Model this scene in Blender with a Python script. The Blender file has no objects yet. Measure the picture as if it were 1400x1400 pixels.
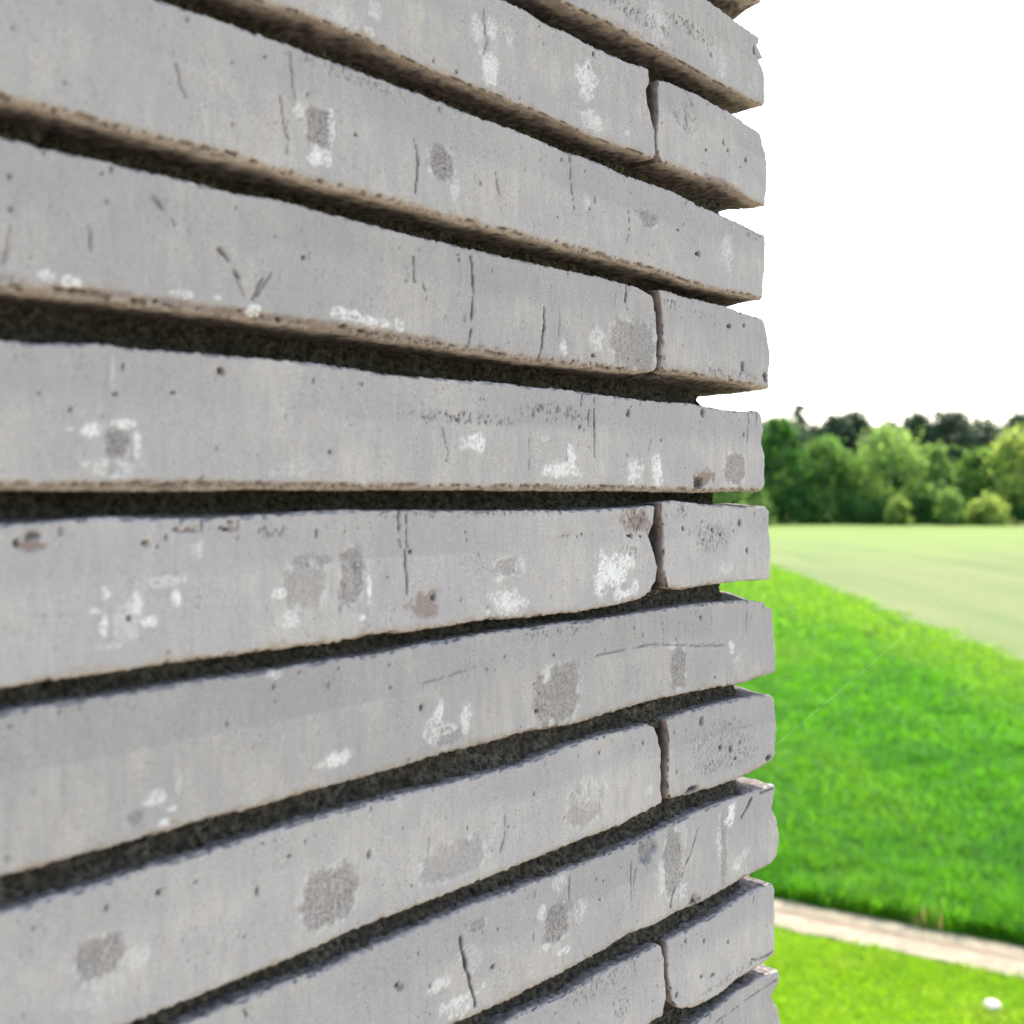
import bpy, math, random
import numpy as np
from mathutils import Vector, Matrix

scene = bpy.context.scene
COL = scene.collection
EYE = 4.5                                   # eye height above the lawn, metres

# ------------------------------------------------------------------ camera
cam_data = bpy.data.cameras.new('camera')
cam = bpy.data.objects.new('camera', cam_data)
COL.objects.link(cam)
cam.location = (0, 0, EYE)
cam.rotation_euler = (math.radians(90), 0, 0)          # level, looking along +Y
cam_data.sensor_width = 36.0
cam_data.lens = 36.0
cam_data.shift_y = -0.02
cam_data.clip_start = 0.02
cam_data.clip_end = 6000
cam_data.dof.use_dof = True
cam_data.dof.focus_distance = 0.475
cam_data.dof.aperture_fstop = 10.6
cam_data.dof.aperture_blades = 0
scene.camera = cam

# ------------------------------------------------------------------ sky, sun, exposure
SUN_AZ = math.radians(31)                   # clockwise from +Y: the sun is ahead, a little to the right, behind the brick face
SUN_EL = math.radians(54)
world = bpy.data.worlds.new('World')
scene.world = world
world.use_nodes = True
wn = world.node_tree
wn.nodes.clear()
w_out = wn.nodes.new('ShaderNodeOutputWorld')
w_bg = wn.nodes.new('ShaderNodeBackground')
w_sky = wn.nodes.new('ShaderNodeTexSky')
w_sky.sky_type = 'NISHITA'
w_sky.sun_disc = False
w_sky.sun_elevation = SUN_EL
w_sky.sun_rotation = SUN_AZ
w_sky.air_density = 1.0
w_sky.dust_density = 3.0
w_sky.ozone_density = 1.0
w_bg.inputs['Strength'].default_value = 0.15
wn.links.new(w_sky.outputs[0], w_bg.inputs['Color'])
wn.links.new(w_bg.outputs[0], w_out.inputs['Surface'])

sun_data = bpy.data.lights.new('sun', 'SUN')
sun_data.energy = 2.0
sun_data.angle = math.radians(0.53)
sun_data.color = (1.0, 0.955, 0.88)
sun = bpy.data.objects.new('sun', sun_data)
COL.objects.link(sun)
sdir = Vector((math.sin(SUN_AZ) * math.cos(SUN_EL), math.cos(SUN_AZ) * math.cos(SUN_EL), math.sin(SUN_EL)))
sun.rotation_euler = sdir.to_track_quat('Z', 'Y').to_euler()
sun.location = (20, 40, 60)

scene.view_settings.view_transform = 'Standard'
scene.view_settings.look = 'None'
scene.view_settings.exposure = 2.0
scene.view_settings.gamma = 1.0
scene.view_settings.use_curve_mapping = False
scene.cycles.max_bounces = 8
scene.cycles.diffuse_bounces = 4
scene.cycles.transmission_bounces = 4

# ------------------------------------------------------------------ helpers
rng = np.random.default_rng(7)
random.seed(7)
_perm = rng.permutation(256).astype(np.int32)
_perm = np.concatenate([_perm, _perm, _perm])
_grad = rng.normal(size=(256, 3))
_grad /= np.linalg.norm(_grad, axis=1)[:, None]


def perlin(P):
    P = np.asarray(P, float)
    I = np.floor(P).astype(np.int64)
    f = P - I
    I &= 255
    w = f * f * f * (f * (f * 6 - 15) + 10)
    out = 0
    for dx in (0, 1):
        hx = _perm[I[:, 0] + dx]
        wx = w[:, 0] if dx else 1 - w[:, 0]
        for dy in (0, 1):
            hy = _perm[hx + I[:, 1] + dy]
            wy = w[:, 1] if dy else 1 - w[:, 1]
            for dz in (0, 1):
                g = _grad[_perm[hy + I[:, 2] + dz] & 255]
                wz = w[:, 2] if dz else 1 - w[:, 2]
                out = out + wx * wy * wz * ((f[:, 0] - dx) * g[:, 0] + (f[:, 1] - dy) * g[:, 1] + (f[:, 2] - dz) * g[:, 2])
    return out * 1.6


def fbm(P, octaves=3):
    s, a = 0, 1.0
    for _ in range(octaves):
        s = s + a * perlin(P)
        P = P * 2.03 + 17.3
        a *= 0.5
    return s


def smooth(a, b, x):
    t = np.clip((x - a) / (b - a), 0, 1)
    return t * t * (3 - 2 * t)


def make_mesh(name, V, faces, smooth_shade=True, attrs=None):
    """V (n,3); faces: list of index arrays (m,k)"""
    me = bpy.data.meshes.new(name)
    V = np.asarray(V, np.float32)
    me.vertices.add(len(V))
    me.vertices.foreach_set('co', V.ravel())
    loops = np.concatenate([f.ravel() for f in faces]).astype(np.int32)
    counts = np.concatenate([np.full(len(f), f.shape[1], np.int32) for f in faces])
    starts = np.concatenate([[0], np.cumsum(counts)[:-1]]).astype(np.int32)
    me.loops.add(len(loops))
    me.loops.foreach_set('vertex_index', loops)
    me.polygons.add(len(counts))
    me.polygons.foreach_set('loop_start', starts)
    me.update(calc_edges=True)
    me.validate()
    if smooth_shade:
        me.polygons.foreach_set('use_smooth', np.ones(len(me.polygons), bool))
    for an, av in (attrs or {}).items():
        at = me.color_attributes.new(an, 'FLOAT_COLOR', 'POINT')
        c = np.ones((len(V), 4), np.float32)
        c[:, :3] = av
        at.data.foreach_set('color', c.ravel())
    return me


def add(name, me, mat, parent=None, loc=(0, 0, 0), rot=(0, 0, 0)):
    if mat is not None and not me.materials:
        me.materials.append(mat)
    o = bpy.data.objects.new(name, me)
    COL.objects.link(o)
    o.location = loc
    o.rotation_euler = rot
    if parent is not None:
        o.parent = parent
    return o


def empty(name, loc, rotz=0):
    o = bpy.data.objects.new(name, None)
    o.empty_display_size = 0.1
    COL.objects.link(o)
    o.location = loc
    o.rotation_euler = (0, 0, rotz)
    return o


def tag(o, label=None, cat=None, group=None, kind=None):
    if label:
        o['label'] = label
    if cat:
        o['category'] = cat
    if group:
        o['group'] = group
    if kind:
        o['kind'] = kind
    return o


class Nodes:
    """small helper to write node graphs"""
    def __init__(self, name):
        self.m = bpy.data.materials.new(name)
        self.m.use_nodes = True
        self.t = self.m.node_tree
        self.t.nodes.clear()
        self.out = self.t.nodes.new('ShaderNodeOutputMaterial')

    def n(self, kind, **kw):
        nd = self.t.nodes.new('ShaderNode' + kind)
        for k, v in kw.items():
            if k.startswith('_'):
                setattr(nd, k[1:], v)
            else:
                self.put(nd.inputs[int(k[1:]) if k[0] == 'i' and k[1:].isdigit() else k.replace('_', ' ')], v)
        return nd

    def put(self, sock, v):
        if isinstance(v, bpy.types.NodeSocket):
            self.t.links.new(v, sock)
        elif isinstance(v, bpy.types.Node):
            self.t.links.new(v.outputs[0], sock)
        else:
            if isinstance(v, (tuple, list)) and len(v) == 3 and len(sock.default_value) == 4:
                v = (*v, 1)
            sock.default_value = v

    def mix(self, fac, a, b, blend='MIX'):
        nd = self.t.nodes.new('ShaderNodeMix')
        nd.data_type = 'RGBA'
        nd.blend_type = blend
        self.put(nd.inputs[0], fac)
        self.put(nd.inputs[6], a)
        self.put(nd.inputs[7], b)
        return nd.outputs[2]

    def math(self, op, a, b=0.0, c=0.0, clamp=False):
        nd = self.t.nodes.new('ShaderNodeMath')
        nd.operation = op
        nd.use_clamp = clamp
        self.put(nd.inputs[0], a)
        self.put(nd.inputs[1], b)
        self.put(nd.inputs[2], c)
        return nd.outputs[0]

    def ramp(self, x, lo, hi, a=0.0, b=1.0):
        nd = self.t.nodes.new('ShaderNodeMapRange')
        self.put(nd.inputs[0], x)
        for i, v in enumerate((lo, hi, a, b)):
            nd.inputs[i + 1].default_value = v
        return nd.outputs[0]

    def noise(self, vec, scale, detail=3.0, rough=0.55):
        nd = self.t.nodes.new('ShaderNodeTexNoise')
        self.put(nd.inputs['Vector'], vec)
        nd.inputs['Scale'].default_value = scale
        nd.inputs['Detail'].default_value = detail
        nd.inputs['Roughness'].default_value = rough
        return nd.outputs['Fac']

    def mapping(self, vec, scale=(1, 1, 1), rot=(0, 0, 0)):
        nd = self.t.nodes.new('ShaderNodeMapping')
        self.put(nd.inputs['Vector'], vec)
        nd.inputs['Scale'].default_value = scale
        nd.inputs['Rotation'].default_value = rot
        return nd.outputs[0]

    def surface(self, color, rough=0.9, spec=0.2, bump=None, bump_dist=0.01, bump_str=1.0):
        p = self.t.nodes.new('ShaderNodeBsdfPrincipled')
        self.put(p.inputs['Base Color'], color)
        self.put(p.inputs['Roughness'], rough)
        p.inputs['Specular IOR Level'].default_value = spec
        if bump is not None:
            b = self.t.nodes.new('ShaderNodeBump')
            b.inputs['Distance'].default_value = bump_dist
            b.inputs['Strength'].default_value = bump_str
            self.put(b.inputs['Height'], bump)
            self.t.links.new(b.outputs[0], p.inputs['Normal'])
        self.t.links.new(p.outputs[0], self.out.inputs[0])
        return self.m


# ------------------------------------------------------------------ materials of the wall
def brick_material():
    N = Nodes('pale_grey_brick')
    tc = N.n('TexCoord')
    oi = N.n('ObjectInfo')
    off = N.n('VectorMath', _operation='SCALE')
    comb = N.n('CombineXYZ', i0=oi.outputs['Random'], i1=oi.outputs['Random'], i2=oi.outputs['Random'])
    N.put(off.inputs[0], comb.outputs[0])
    off.inputs['Scale'].default_value = 37.0
    va = N.n('VectorMath', _operation='ADD')
    N.put(va.inputs[0], tc.outputs['Object'])
    N.put(va.inputs[1], off.outputs[0])
    p = va.outputs[0]
    wear_shade = N.n('Attribute', _attribute_name='wear_shade')
    ws = N.n('SeparateColor')
    N.put(ws.inputs[0], wear_shade.outputs['Color'])
    tone = N.n('Attribute', _attribute_name='tone')
    ts = N.n('SeparateColor')
    N.put(ts.inputs[0], tone.outputs['Color'])
    low = N.noise(p, 22, 4, 0.6)
    mid = N.noise(N.mapping(p, (1, 1, 0.35)), 150, 4, 0.6)
    streak = N.noise(N.mapping(p, (1, 1, 0.07)), 520, 3, 0.6)
    grain = N.noise(p, 2300, 2, 0.7)
    c = N.mix(N.ramp(low, 0.41, 0.59), (0.402, 0.364, 0.322), (0.478, 0.426, 0.358))
    c = N.mix(N.ramp(mid, 0.38, 0.66, 0, 0.65), c, (0.36, 0.325, 0.298))
    c = N.mix(N.ramp(streak, 0.5, 0.72, 0, 0.4), c, (0.31, 0.30, 0.30))
    c = N.mix(N.math('MULTIPLY', ts.outputs[1], 0.6), c, (0.315, 0.288, 0.262))
    # body colour where the pale skin is missing: bed faces and worn arrises
    warm_n = N.ramp(N.noise(p, 330, 4, 0.7), 0.35, 0.65)
    warmc = N.mix(warm_n, (0.29, 0.22, 0.155), (0.41, 0.335, 0.255))
    c = N.mix(ts.outputs[0], c, warmc)
    c = N.mix(N.math('MULTIPLY', ts.outputs[2], 0.9), c, (0.20, 0.115, 0.07))
    sc_n = N.ramp(N.noise(p, 950, 3, 0.75), 0.40, 0.60, 0.25, 1.0)
    c = N.mix(N.math('MULTIPLY', ws.outputs[1], sc_n, clamp=True), c, (0.125, 0.100, 0.083))
    c = N.mix(N.ramp(grain, 0.50, 0.30, 0.0, 0.68), c, (0.22, 0.21, 0.205))
    c = N.mix(N.ramp(grain, 0.54, 0.72, 0.0, 0.48), c, (0.56, 0.545, 0.53))
    pin = N.noise(N.mapping(p, (1, 1, 0.6)), 1150, 1, 0.5)
    c = N.mix(N.math('MULTIPLY', N.ramp(pin, 0.66, 0.74, 0.0, 0.75), N.ramp(N.noise(p, 45, 3, 0.6), 0.42, 0.66, 0.1, 1.0)), c, (0.10, 0.09, 0.08))
    w_n = N.ramp(N.noise(p, 800, 3, 0.7), 0.36, 0.50, 0.35, 1.0)
    c = N.mix(N.math('MULTIPLY', ws.outputs[0], w_n, clamp=True), c, (0.70, 0.665, 0.595))
    c = N.mix(N.math('MULTIPLY', ws.outputs[2], 1.0, clamp=True), c, (0.038, 0.030, 0.024))  # pits, cracks and dirt, plus shade painted on beds and joint ends
    tint = N.ramp(oi.outputs['Random'], 0, 1, 0.91, 1.06)
    hs = N.n('HueSaturation', Value=tint, Color=c)
    h = N.math('ADD', N.math('MULTIPLY', grain, 0.8), N.math('MULTIPLY', streak, 0.65))
    return N.surface(hs.outputs[0], 0.93, 0.12, h, 0.0010, 1.0)


def mortar_material():
    N = Nodes('rough_brown_mortar')
    tc = N.n('TexCoord')
    p = tc.outputs['Object']
    a = N.noise(p, 420, 4, 0.75)
    b = N.noise(p, 60, 3, 0.6)
    c = N.mix(N.ramp(a, 0.40, 0.68), (0.026, 0.021, 0.015), (0.24, 0.205, 0.155))
    c = N.mix(N.ramp(b, 0.4, 0.6, 0, 0.5), c, (0.065, 0.055, 0.040))
    return N.surface(c, 0.95, 0.1, N.noise(p, 1300, 4, 0.75), 0.002, 1.0)


BRICK = brick_material()
MORTAR = mortar_material()

# ------------------------------------------------------------------ measured shapes of the bricks (wall metres from the corner and eye level)
OUTLINE = {'a': [{'bot': [(-0.0996, 0.2489), (-0.0564, 0.2545), (-0.0062, 0.2581)],
  'right': [(-0.0062, 0.2914), (-0.0062, 0.2581)]}],
  'b': [{'top': [(-0.0564, 0.2429), (-0.036, 0.2411), (-0.0203, 0.241), (-0.0077, 0.2405)],
  'bot': [(-0.1602, 0.2034), (-0.1445, 0.2047), (-0.1247, 0.2045), (-0.1054, 0.205), (-0.0896, 0.2048), (-0.0693, 0.2044), (-0.053, 0.2038), (-0.036, 0.2046), (-0.0181, 0.2044), (-0.0031, 0.2054)],
  'right': [(-0.0077, 0.2405), (-0.0077, 0.2374), (-0.01, 0.2352), (-0.01, 0.2294), (-0.0031, 0.2303), (-0.0024, 0.2228), (-0.0024, 0.2072), (-0.0039, 0.2045)]}],
  'c': [{'top': [(-0.1982, 0.1924), (-0.1918, 0.1929), (-0.1853, 0.1921), (-0.18, 0.1907), (-0.1732, 0.1917), (-0.1616, 0.1919), (-0.1495, 0.1914), (-0.1404, 0.1917), (-0.1327, 0.1916), (-0.122, 0.1919), (-0.1082, 0.1941)],
  'bot': [(-0.3141, 0.1527), (-0.2978, 0.1549), (-0.2906, 0.1554), (-0.2832, 0.1549), (-0.2677, 0.155), (-0.2539, 0.1534), (-0.2363, 0.1534), (-0.2214, 0.1532), (-0.2076, 0.1535), (-0.1982, 0.1532), (-0.1809, 0.1535), (-0.1625, 0.1533), (-0.148, 0.1517), (-0.13, 0.1526), (-0.1138, 0.1533), (-0.1025, 0.1536)],
  'right': [(-0.1065, 0.1946), (-0.1065, 0.1869), (-0.1088, 0.1839), (-0.1082, 0.1774), (-0.1054, 0.1721), (-0.1025, 0.1661), (-0.1019, 0.1561), (-0.1037, 0.1533)]}, {'top': [(-0.1042, 0.1896), (-0.0908, 0.1935), (-0.0878, 0.1919), (-0.0756, 0.1934), (-0.0629, 0.1934), (-0.0497, 0.1927), (-0.036, 0.1927), (-0.0203, 0.1909), (-0.0092, 0.1903)],
  'bot': [(-0.0955, 0.1535), (-0.0756, 0.1536), (-0.0564, 0.154), (-0.0395, 0.1548), (-0.029, 0.154), (-0.0181, 0.1525), (-0.0054, 0.1521)],
  'left': [(-0.0996, 0.1906), (-0.0991, 0.184), (-0.0996, 0.1736), (-0.1008, 0.1632), (-0.0996, 0.156), (-0.0967, 0.154)],
  'right': [(-0.0085, 0.1905), (-0.0054, 0.1889), (-0.0047, 0.1852), (-0.0008, 0.1795), (-0.0001, 0.1649), (-0.0024, 0.1535)]}],
  'd': [{'top': [(-0.3457, 0.1422), (-0.3411, 0.1419), (-0.3329, 0.1423), (-0.3251, 0.1429), (-0.3141, 0.1429), (-0.3042, 0.1434), (-0.2886, 0.1428), (-0.2802, 0.1436), (-0.274, 0.1433), (-0.2645, 0.1433), (-0.2505, 0.143), (-0.2424, 0.1432), (-0.2279, 0.1431), (-0.2124, 0.1423), (-0.1982, 0.1429), (-0.1875, 0.1424), (-0.1764, 0.1428), (-0.1696, 0.1417), (-0.1553, 0.1427), (-0.1404, 0.1421), (-0.1247, 0.1412), (-0.111, 0.1416), (-0.0996, 0.1414), (-0.0878, 0.1419), (-0.0756, 0.1406), (-0.0596, 0.1396), (-0.045, 0.1389), (-0.0311, 0.1386), (-0.0144, 0.1372), (-0.0024, 0.1363)],
  'bot': [(-0.39, 0.1009), (-0.3808, 0.1015), (-0.3711, 0.1016), (-0.3609, 0.1012), (-0.3545, 0.1014), (-0.3446, 0.1012), (-0.3329, 0.101), (-0.3141, 0.1017), (-0.3006, 0.1008), (-0.2862, 0.1006), (-0.274, 0.1012), (-0.2596, 0.1012), (-0.2424, 0.1013), (-0.2279, 0.1009), (-0.2124, 0.101), (-0.1982, 0.1014), (-0.1764, 0.1012), (-0.1529, 0.1012), (-0.1327, 0.1021), (-0.1166, 0.1014), (-0.0908, 0.1014), (-0.0725, 0.0999), (-0.0429, 0.1006), (-0.0031, 0.1019)],
  'right': [(-0.0016, 0.1365), (-0.0016, 0.1255), (-0.0024, 0.102)]}],
  'e': [{'top': [(-0.39, 0.0919), (-0.3808, 0.0913), (-0.3711, 0.0917), (-0.363, 0.0916), (-0.3502, 0.0915), (-0.3388, 0.0919), (-0.3268, 0.0914), (-0.3141, 0.0926), (-0.3006, 0.0933), (-0.2862, 0.0921), (-0.2709, 0.0919), (-0.2629, 0.0916), (-0.2494, 0.0915), (-0.2279, 0.0919), (-0.2084, 0.0919), (-0.1897, 0.0921), (-0.1764, 0.0922), (-0.1578, 0.0927), (-0.1379, 0.0929), (-0.122, 0.0927), (-0.111, 0.0926), (-0.1042, 0.0902)],
  'bot': [(-0.39, 0.0519), (-0.376, 0.0525), (-0.3609, 0.0532), (-0.3502, 0.0527), (-0.3388, 0.0527), (-0.3268, 0.0531), (-0.3141, 0.0527), (-0.3006, 0.0529), (-0.2862, 0.0533), (-0.2709, 0.0533), (-0.2629, 0.0527), (-0.246, 0.0527), (-0.2279, 0.0523), (-0.2136, 0.0521), (-0.1982, 0.0521), (-0.1897, 0.0518), (-0.1672, 0.0523), (-0.143, 0.0526), (-0.122, 0.0531), (-0.111, 0.0536), (-0.0996, 0.0563)],
  'right': [(-0.1054, 0.0921), (-0.1019, 0.0862), (-0.1002, 0.0769), (-0.0991, 0.0669), (-0.0985, 0.0594), (-0.1002, 0.0562)]}, {'top': [(-0.0996, 0.0936), (-0.0926, 0.0946), (-0.0836, 0.0938), (-0.0756, 0.0932), (-0.0661, 0.0938), (-0.053, 0.0934), (-0.0395, 0.0933), (-0.0218, 0.0922), (-0.0054, 0.0919)],
  'bot': [(-0.0938, 0.0554), (-0.0787, 0.056), (-0.0629, 0.0559), (-0.0395, 0.0555), (-0.0218, 0.055), (0.0007, 0.054)],
  'left': [(-0.0985, 0.0924), (-0.0961, 0.0852), (-0.0961, 0.0586), (-0.095, 0.0553)],
  'right': [(-0.0054, 0.0919), (-0.0024, 0.0904), (0.0007, 0.0829), (0.0038, 0.0715), (0.003, 0.0628), (0.0046, 0.055), (0.0007, 0.0532)]}],
  'f': [{'top': [(-0.39, 0.0391), (-0.3832, 0.0388), (-0.3747, 0.0393), (-0.3717, 0.0408), (-0.3609, 0.0407), (-0.3502, 0.0404), (-0.3388, 0.0411), (-0.3268, 0.0414), (-0.3141, 0.0417), (-0.2972, 0.0421), (-0.2847, 0.0418), (-0.2709, 0.0416), (-0.2546, 0.0409), (-0.2371, 0.0415), (-0.2183, 0.0416), (-0.1982, 0.0423), (-0.1897, 0.0418), (-0.1809, 0.0422), (-0.1672, 0.0426), (-0.1504, 0.0422), (-0.1327, 0.0419), (-0.1166, 0.0419), (-0.0938, 0.0417), (-0.0725, 0.0424), (-0.0564, 0.0419), (-0.0395, 0.0411), (-0.0218, 0.041), (-0.0092, 0.0425)],
  'bot': [(-0.39, 0.0002), (-0.3502, 0.0002), (-0.3141, 0.0005), (-0.2371, 0.0005), (-0.1897, 0.0003), (-0.122, 0.0003), (-0.0693, -0.0004), (-0.0031, 0.0)],
  'right': [(-0.0092, 0.0425), (-0.0062, 0.0407), (-0.0039, 0.0338), (-0.0062, 0.0252), (-0.0031, 0.0195), (-0.0016, 0.0105), (-0.0008, 0.002), (-0.0031, 0.0)]}],
  'g': [{'top': [(-0.39, -0.0085), (-0.3785, -0.0084), (-0.3711, -0.0077), (-0.3609, -0.0075), (-0.3475, -0.0078), (-0.3329, -0.0083), (-0.3141, -0.0075), (-0.3042, -0.0077), (-0.2972, -0.0066), (-0.2709, -0.0065), (-0.1982, -0.0075), (-0.1529, -0.0081), (-0.122, -0.0075), (-0.1042, -0.0064)],
  'bot': [(-0.39, -0.0509), (-0.3827, -0.0506), (-0.376, -0.0503), (-0.3636, -0.0506), (-0.3475, -0.0503), (-0.3329, -0.05), (-0.3141, -0.0499), (-0.3006, -0.0498), (-0.2877, -0.0507), (-0.2787, -0.05), (-0.2629, -0.0491), (-0.2539, -0.0503), (-0.246, -0.0498), (-0.2279, -0.0499), (-0.2136, -0.049), (-0.1982, -0.0501), (-0.1897, -0.0503), (-0.1732, -0.0503), (-0.1553, -0.0512), (-0.143, -0.0503), (-0.13, -0.0501), (-0.122, -0.0488), (-0.111, -0.049), (-0.1042, -0.0455)],
  'right': [(-0.1014, -0.0068), (-0.1031, -0.0152), (-0.1065, -0.0191), (-0.1071, -0.0204), (-0.1048, -0.0246), (-0.1014, -0.0308), (-0.0996, -0.0353), (-0.1014, -0.0413), (-0.1048, -0.0444)]}, {'top': [(-0.0961, -0.0061), (-0.0902, -0.0038), (-0.0836, -0.0049), (-0.0725, -0.0053), (-0.0609, -0.0065), (-0.0429, -0.007), (-0.0247, -0.0079), (-0.0031, -0.0078)],
  'bot': [(-0.092, -0.0453), (-0.0836, -0.0469), (-0.0667, -0.0463), (-0.055, -0.046), (-0.0311, -0.0465), (0.0007, -0.0473)],
  'left': [(-0.0973, -0.0071), (-0.0955, -0.0164), (-0.0955, -0.0365), (-0.0932, -0.0418), (-0.092, -0.0453)],
  'right': [(-0.0024, -0.0078), (0.0022, -0.0106), (0.0022, -0.0212), (0.0038, -0.0322), (0.003, -0.0471)]}],
  'h': [{'top': [(-0.39, -0.0575), (-0.3808, -0.0571), (-0.3721, -0.057), (-0.3609, -0.0568), (-0.3475, -0.0567), (-0.3329, -0.0563), (-0.3141, -0.0565), (-0.3006, -0.0564), (-0.2862, -0.0562), (-0.2629, -0.0565), (-0.246, -0.0553), (-0.2279, -0.0551), (-0.1982, -0.0544), (-0.1897, -0.055), (-0.1672, -0.0547), (-0.143, -0.0554), (-0.1166, -0.0555), (-0.0878, -0.0549), (-0.0564, -0.0553), (-0.0218, -0.0562), (-0.0031, -0.0591)],
  'bot': [(-0.39, -0.0998), (-0.376, -0.0995), (-0.3609, -0.0994), (-0.3446, -0.0991), (-0.3268, -0.0983), (-0.3141, -0.0985), (-0.2972, -0.098), (-0.2787, -0.098), (-0.2572, -0.0973), (-0.2371, -0.0964), (-0.2183, -0.0966), (-0.1982, -0.0962), (-0.1897, -0.0959), (-0.1732, -0.0972), (-0.1553, -0.0977), (-0.13, -0.097), (-0.1025, -0.0962), (-0.0787, -0.0973), (-0.0564, -0.0972), (-0.029, -0.0992), (-0.0069, -0.0983), (0.0085, -0.098)],
  'right': [(-0.0024, -0.0592), (0.0007, -0.0622), (0.0061, -0.063), (0.0077, -0.0782), (0.0093, -0.0882), (0.0085, -0.098)]}],
  'i': [{'top': [(-0.39, -0.1089), (-0.3785, -0.1088), (-0.3661, -0.109), (-0.3502, -0.1082), (-0.3329, -0.108), (-0.3141, -0.1076), (-0.2935, -0.1069), (-0.2709, -0.1072), (-0.246, -0.1077), (-0.2183, -0.1083), (-0.1982, -0.1089), (-0.1897, -0.1088), (-0.1732, -0.1074), (-0.1553, -0.1064), (-0.1368, -0.1065), (-0.1166, -0.1067), (-0.1082, -0.1068)],
  'bot': [(-0.3545, -0.1507), (-0.3329, -0.1506), (-0.3141, -0.1502), (-0.2972, -0.1503), (-0.2787, -0.149), (-0.2589, -0.1488), (-0.2371, -0.1487), (-0.2183, -0.1491), (-0.1982, -0.1483), (-0.1897, -0.1483), (-0.1672, -0.1481), (-0.143, -0.1479), (-0.13, -0.1487), (-0.1166, -0.147), (-0.0961, -0.1445)],
  'right': [(-0.1071, -0.1066), (-0.1025, -0.109), (-0.0996, -0.1136), (-0.0973, -0.1201), (-0.0973, -0.131), (-0.0967, -0.1373), (-0.0961, -0.1442)]}, {'top': [(-0.0938, -0.1071), (-0.0805, -0.1061), (-0.0564, -0.1059), (-0.0311, -0.1068), (-0.0069, -0.1076), (0.0046, -0.1093)],
  'bot': [(-0.0902, -0.1445), (-0.0725, -0.1459), (-0.0484, -0.1474), (-0.0275, -0.1476), (-0.0107, -0.1471), (0.0046, -0.1447)],
  'left': [(-0.0932, -0.1072), (-0.0914, -0.1109), (-0.0908, -0.1213), (-0.0926, -0.1364), (-0.0902, -0.1445)],
  'right': [(0.0046, -0.1093), (0.0077, -0.1117), (0.0093, -0.1246), (0.0085, -0.1422), (0.0053, -0.1448)]}],
  'j': [{'top': [(-0.3141, -0.1571), (-0.3006, -0.1574), (-0.2862, -0.1583), (-0.2709, -0.1572), (-0.2546, -0.1574), (-0.2371, -0.1567), (-0.2183, -0.1568), (-0.1982, -0.1578), (-0.1897, -0.1573), (-0.1732, -0.158), (-0.1553, -0.1582), (-0.13, -0.1584), (-0.1099, -0.1585), (-0.0878, -0.1571), (-0.0693, -0.1561), (-0.0564, -0.1562), (-0.0311, -0.157), (-0.0031, -0.1576), (0.0085, -0.158)],
  'bot': [(-0.2297, -0.1978), (-0.1982, -0.1999), (-0.1897, -0.1994), (-0.1672, -0.2001), (-0.143, -0.1995), (-0.122, -0.1981), (-0.1025, -0.2005), (-0.0878, -0.1992), (-0.0648, -0.2007), (-0.0484, -0.2004), (-0.0311, -0.2), (0.0022, -0.1999)],
  'right': [(0.0085, -0.158), (0.0093, -0.1614), (0.0053, -0.1712), (0.0101, -0.1774), (0.0132, -0.1881), (0.0101, -0.1972), (0.003, -0.2001)]}],
  'k': [{'top': [(-0.1897, -0.2082), (-0.1764, -0.2092), (-0.1616, -0.2097), (-0.143, -0.209), (-0.13, -0.2092), (-0.1166, -0.2107), (-0.1054, -0.2097)],
  'bot': [(-0.0961, -0.2441)],
  'right': [(-0.1008, -0.2092), (-0.0967, -0.2119), (-0.0944, -0.2188), (-0.0944, -0.2256), (-0.0932, -0.2363), (-0.0961, -0.2431)]}, {'top': [(-0.0914, -0.2112), (-0.0725, -0.2112), (-0.0564, -0.2115), (-0.0395, -0.2103), (-0.0218, -0.2095), (-0.0031, -0.2109), (0.0053, -0.2105)],
  'bot': [(-0.0805, -0.2474), (-0.0648, -0.2511), (-0.0484, -0.2519), (-0.0311, -0.2506), (-0.0129, -0.2508), (0.0022, -0.2504), (0.0077, -0.2487)],
  'left': [(-0.0926, -0.2118), (-0.0914, -0.2283), (-0.0878, -0.2416), (-0.0805, -0.2474)],
  'right': [(0.0053, -0.2105), (0.0085, -0.2145), (0.0093, -0.2266), (0.0077, -0.2467)]}],
  'l': [{'top': [(-0.0661, -0.2584), (-0.0484, -0.2578), (-0.0311, -0.2566), (-0.0129, -0.2573), (0.0124, -0.2601)],
  'right': [(0.0124, -0.2601), (0.014, -0.2647), (0.0101, -0.2684), (0.0046, -0.2712), (0.0101, -0.2783), (0.0148, -0.29), (0.0164, -0.3066)]}]}
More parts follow.
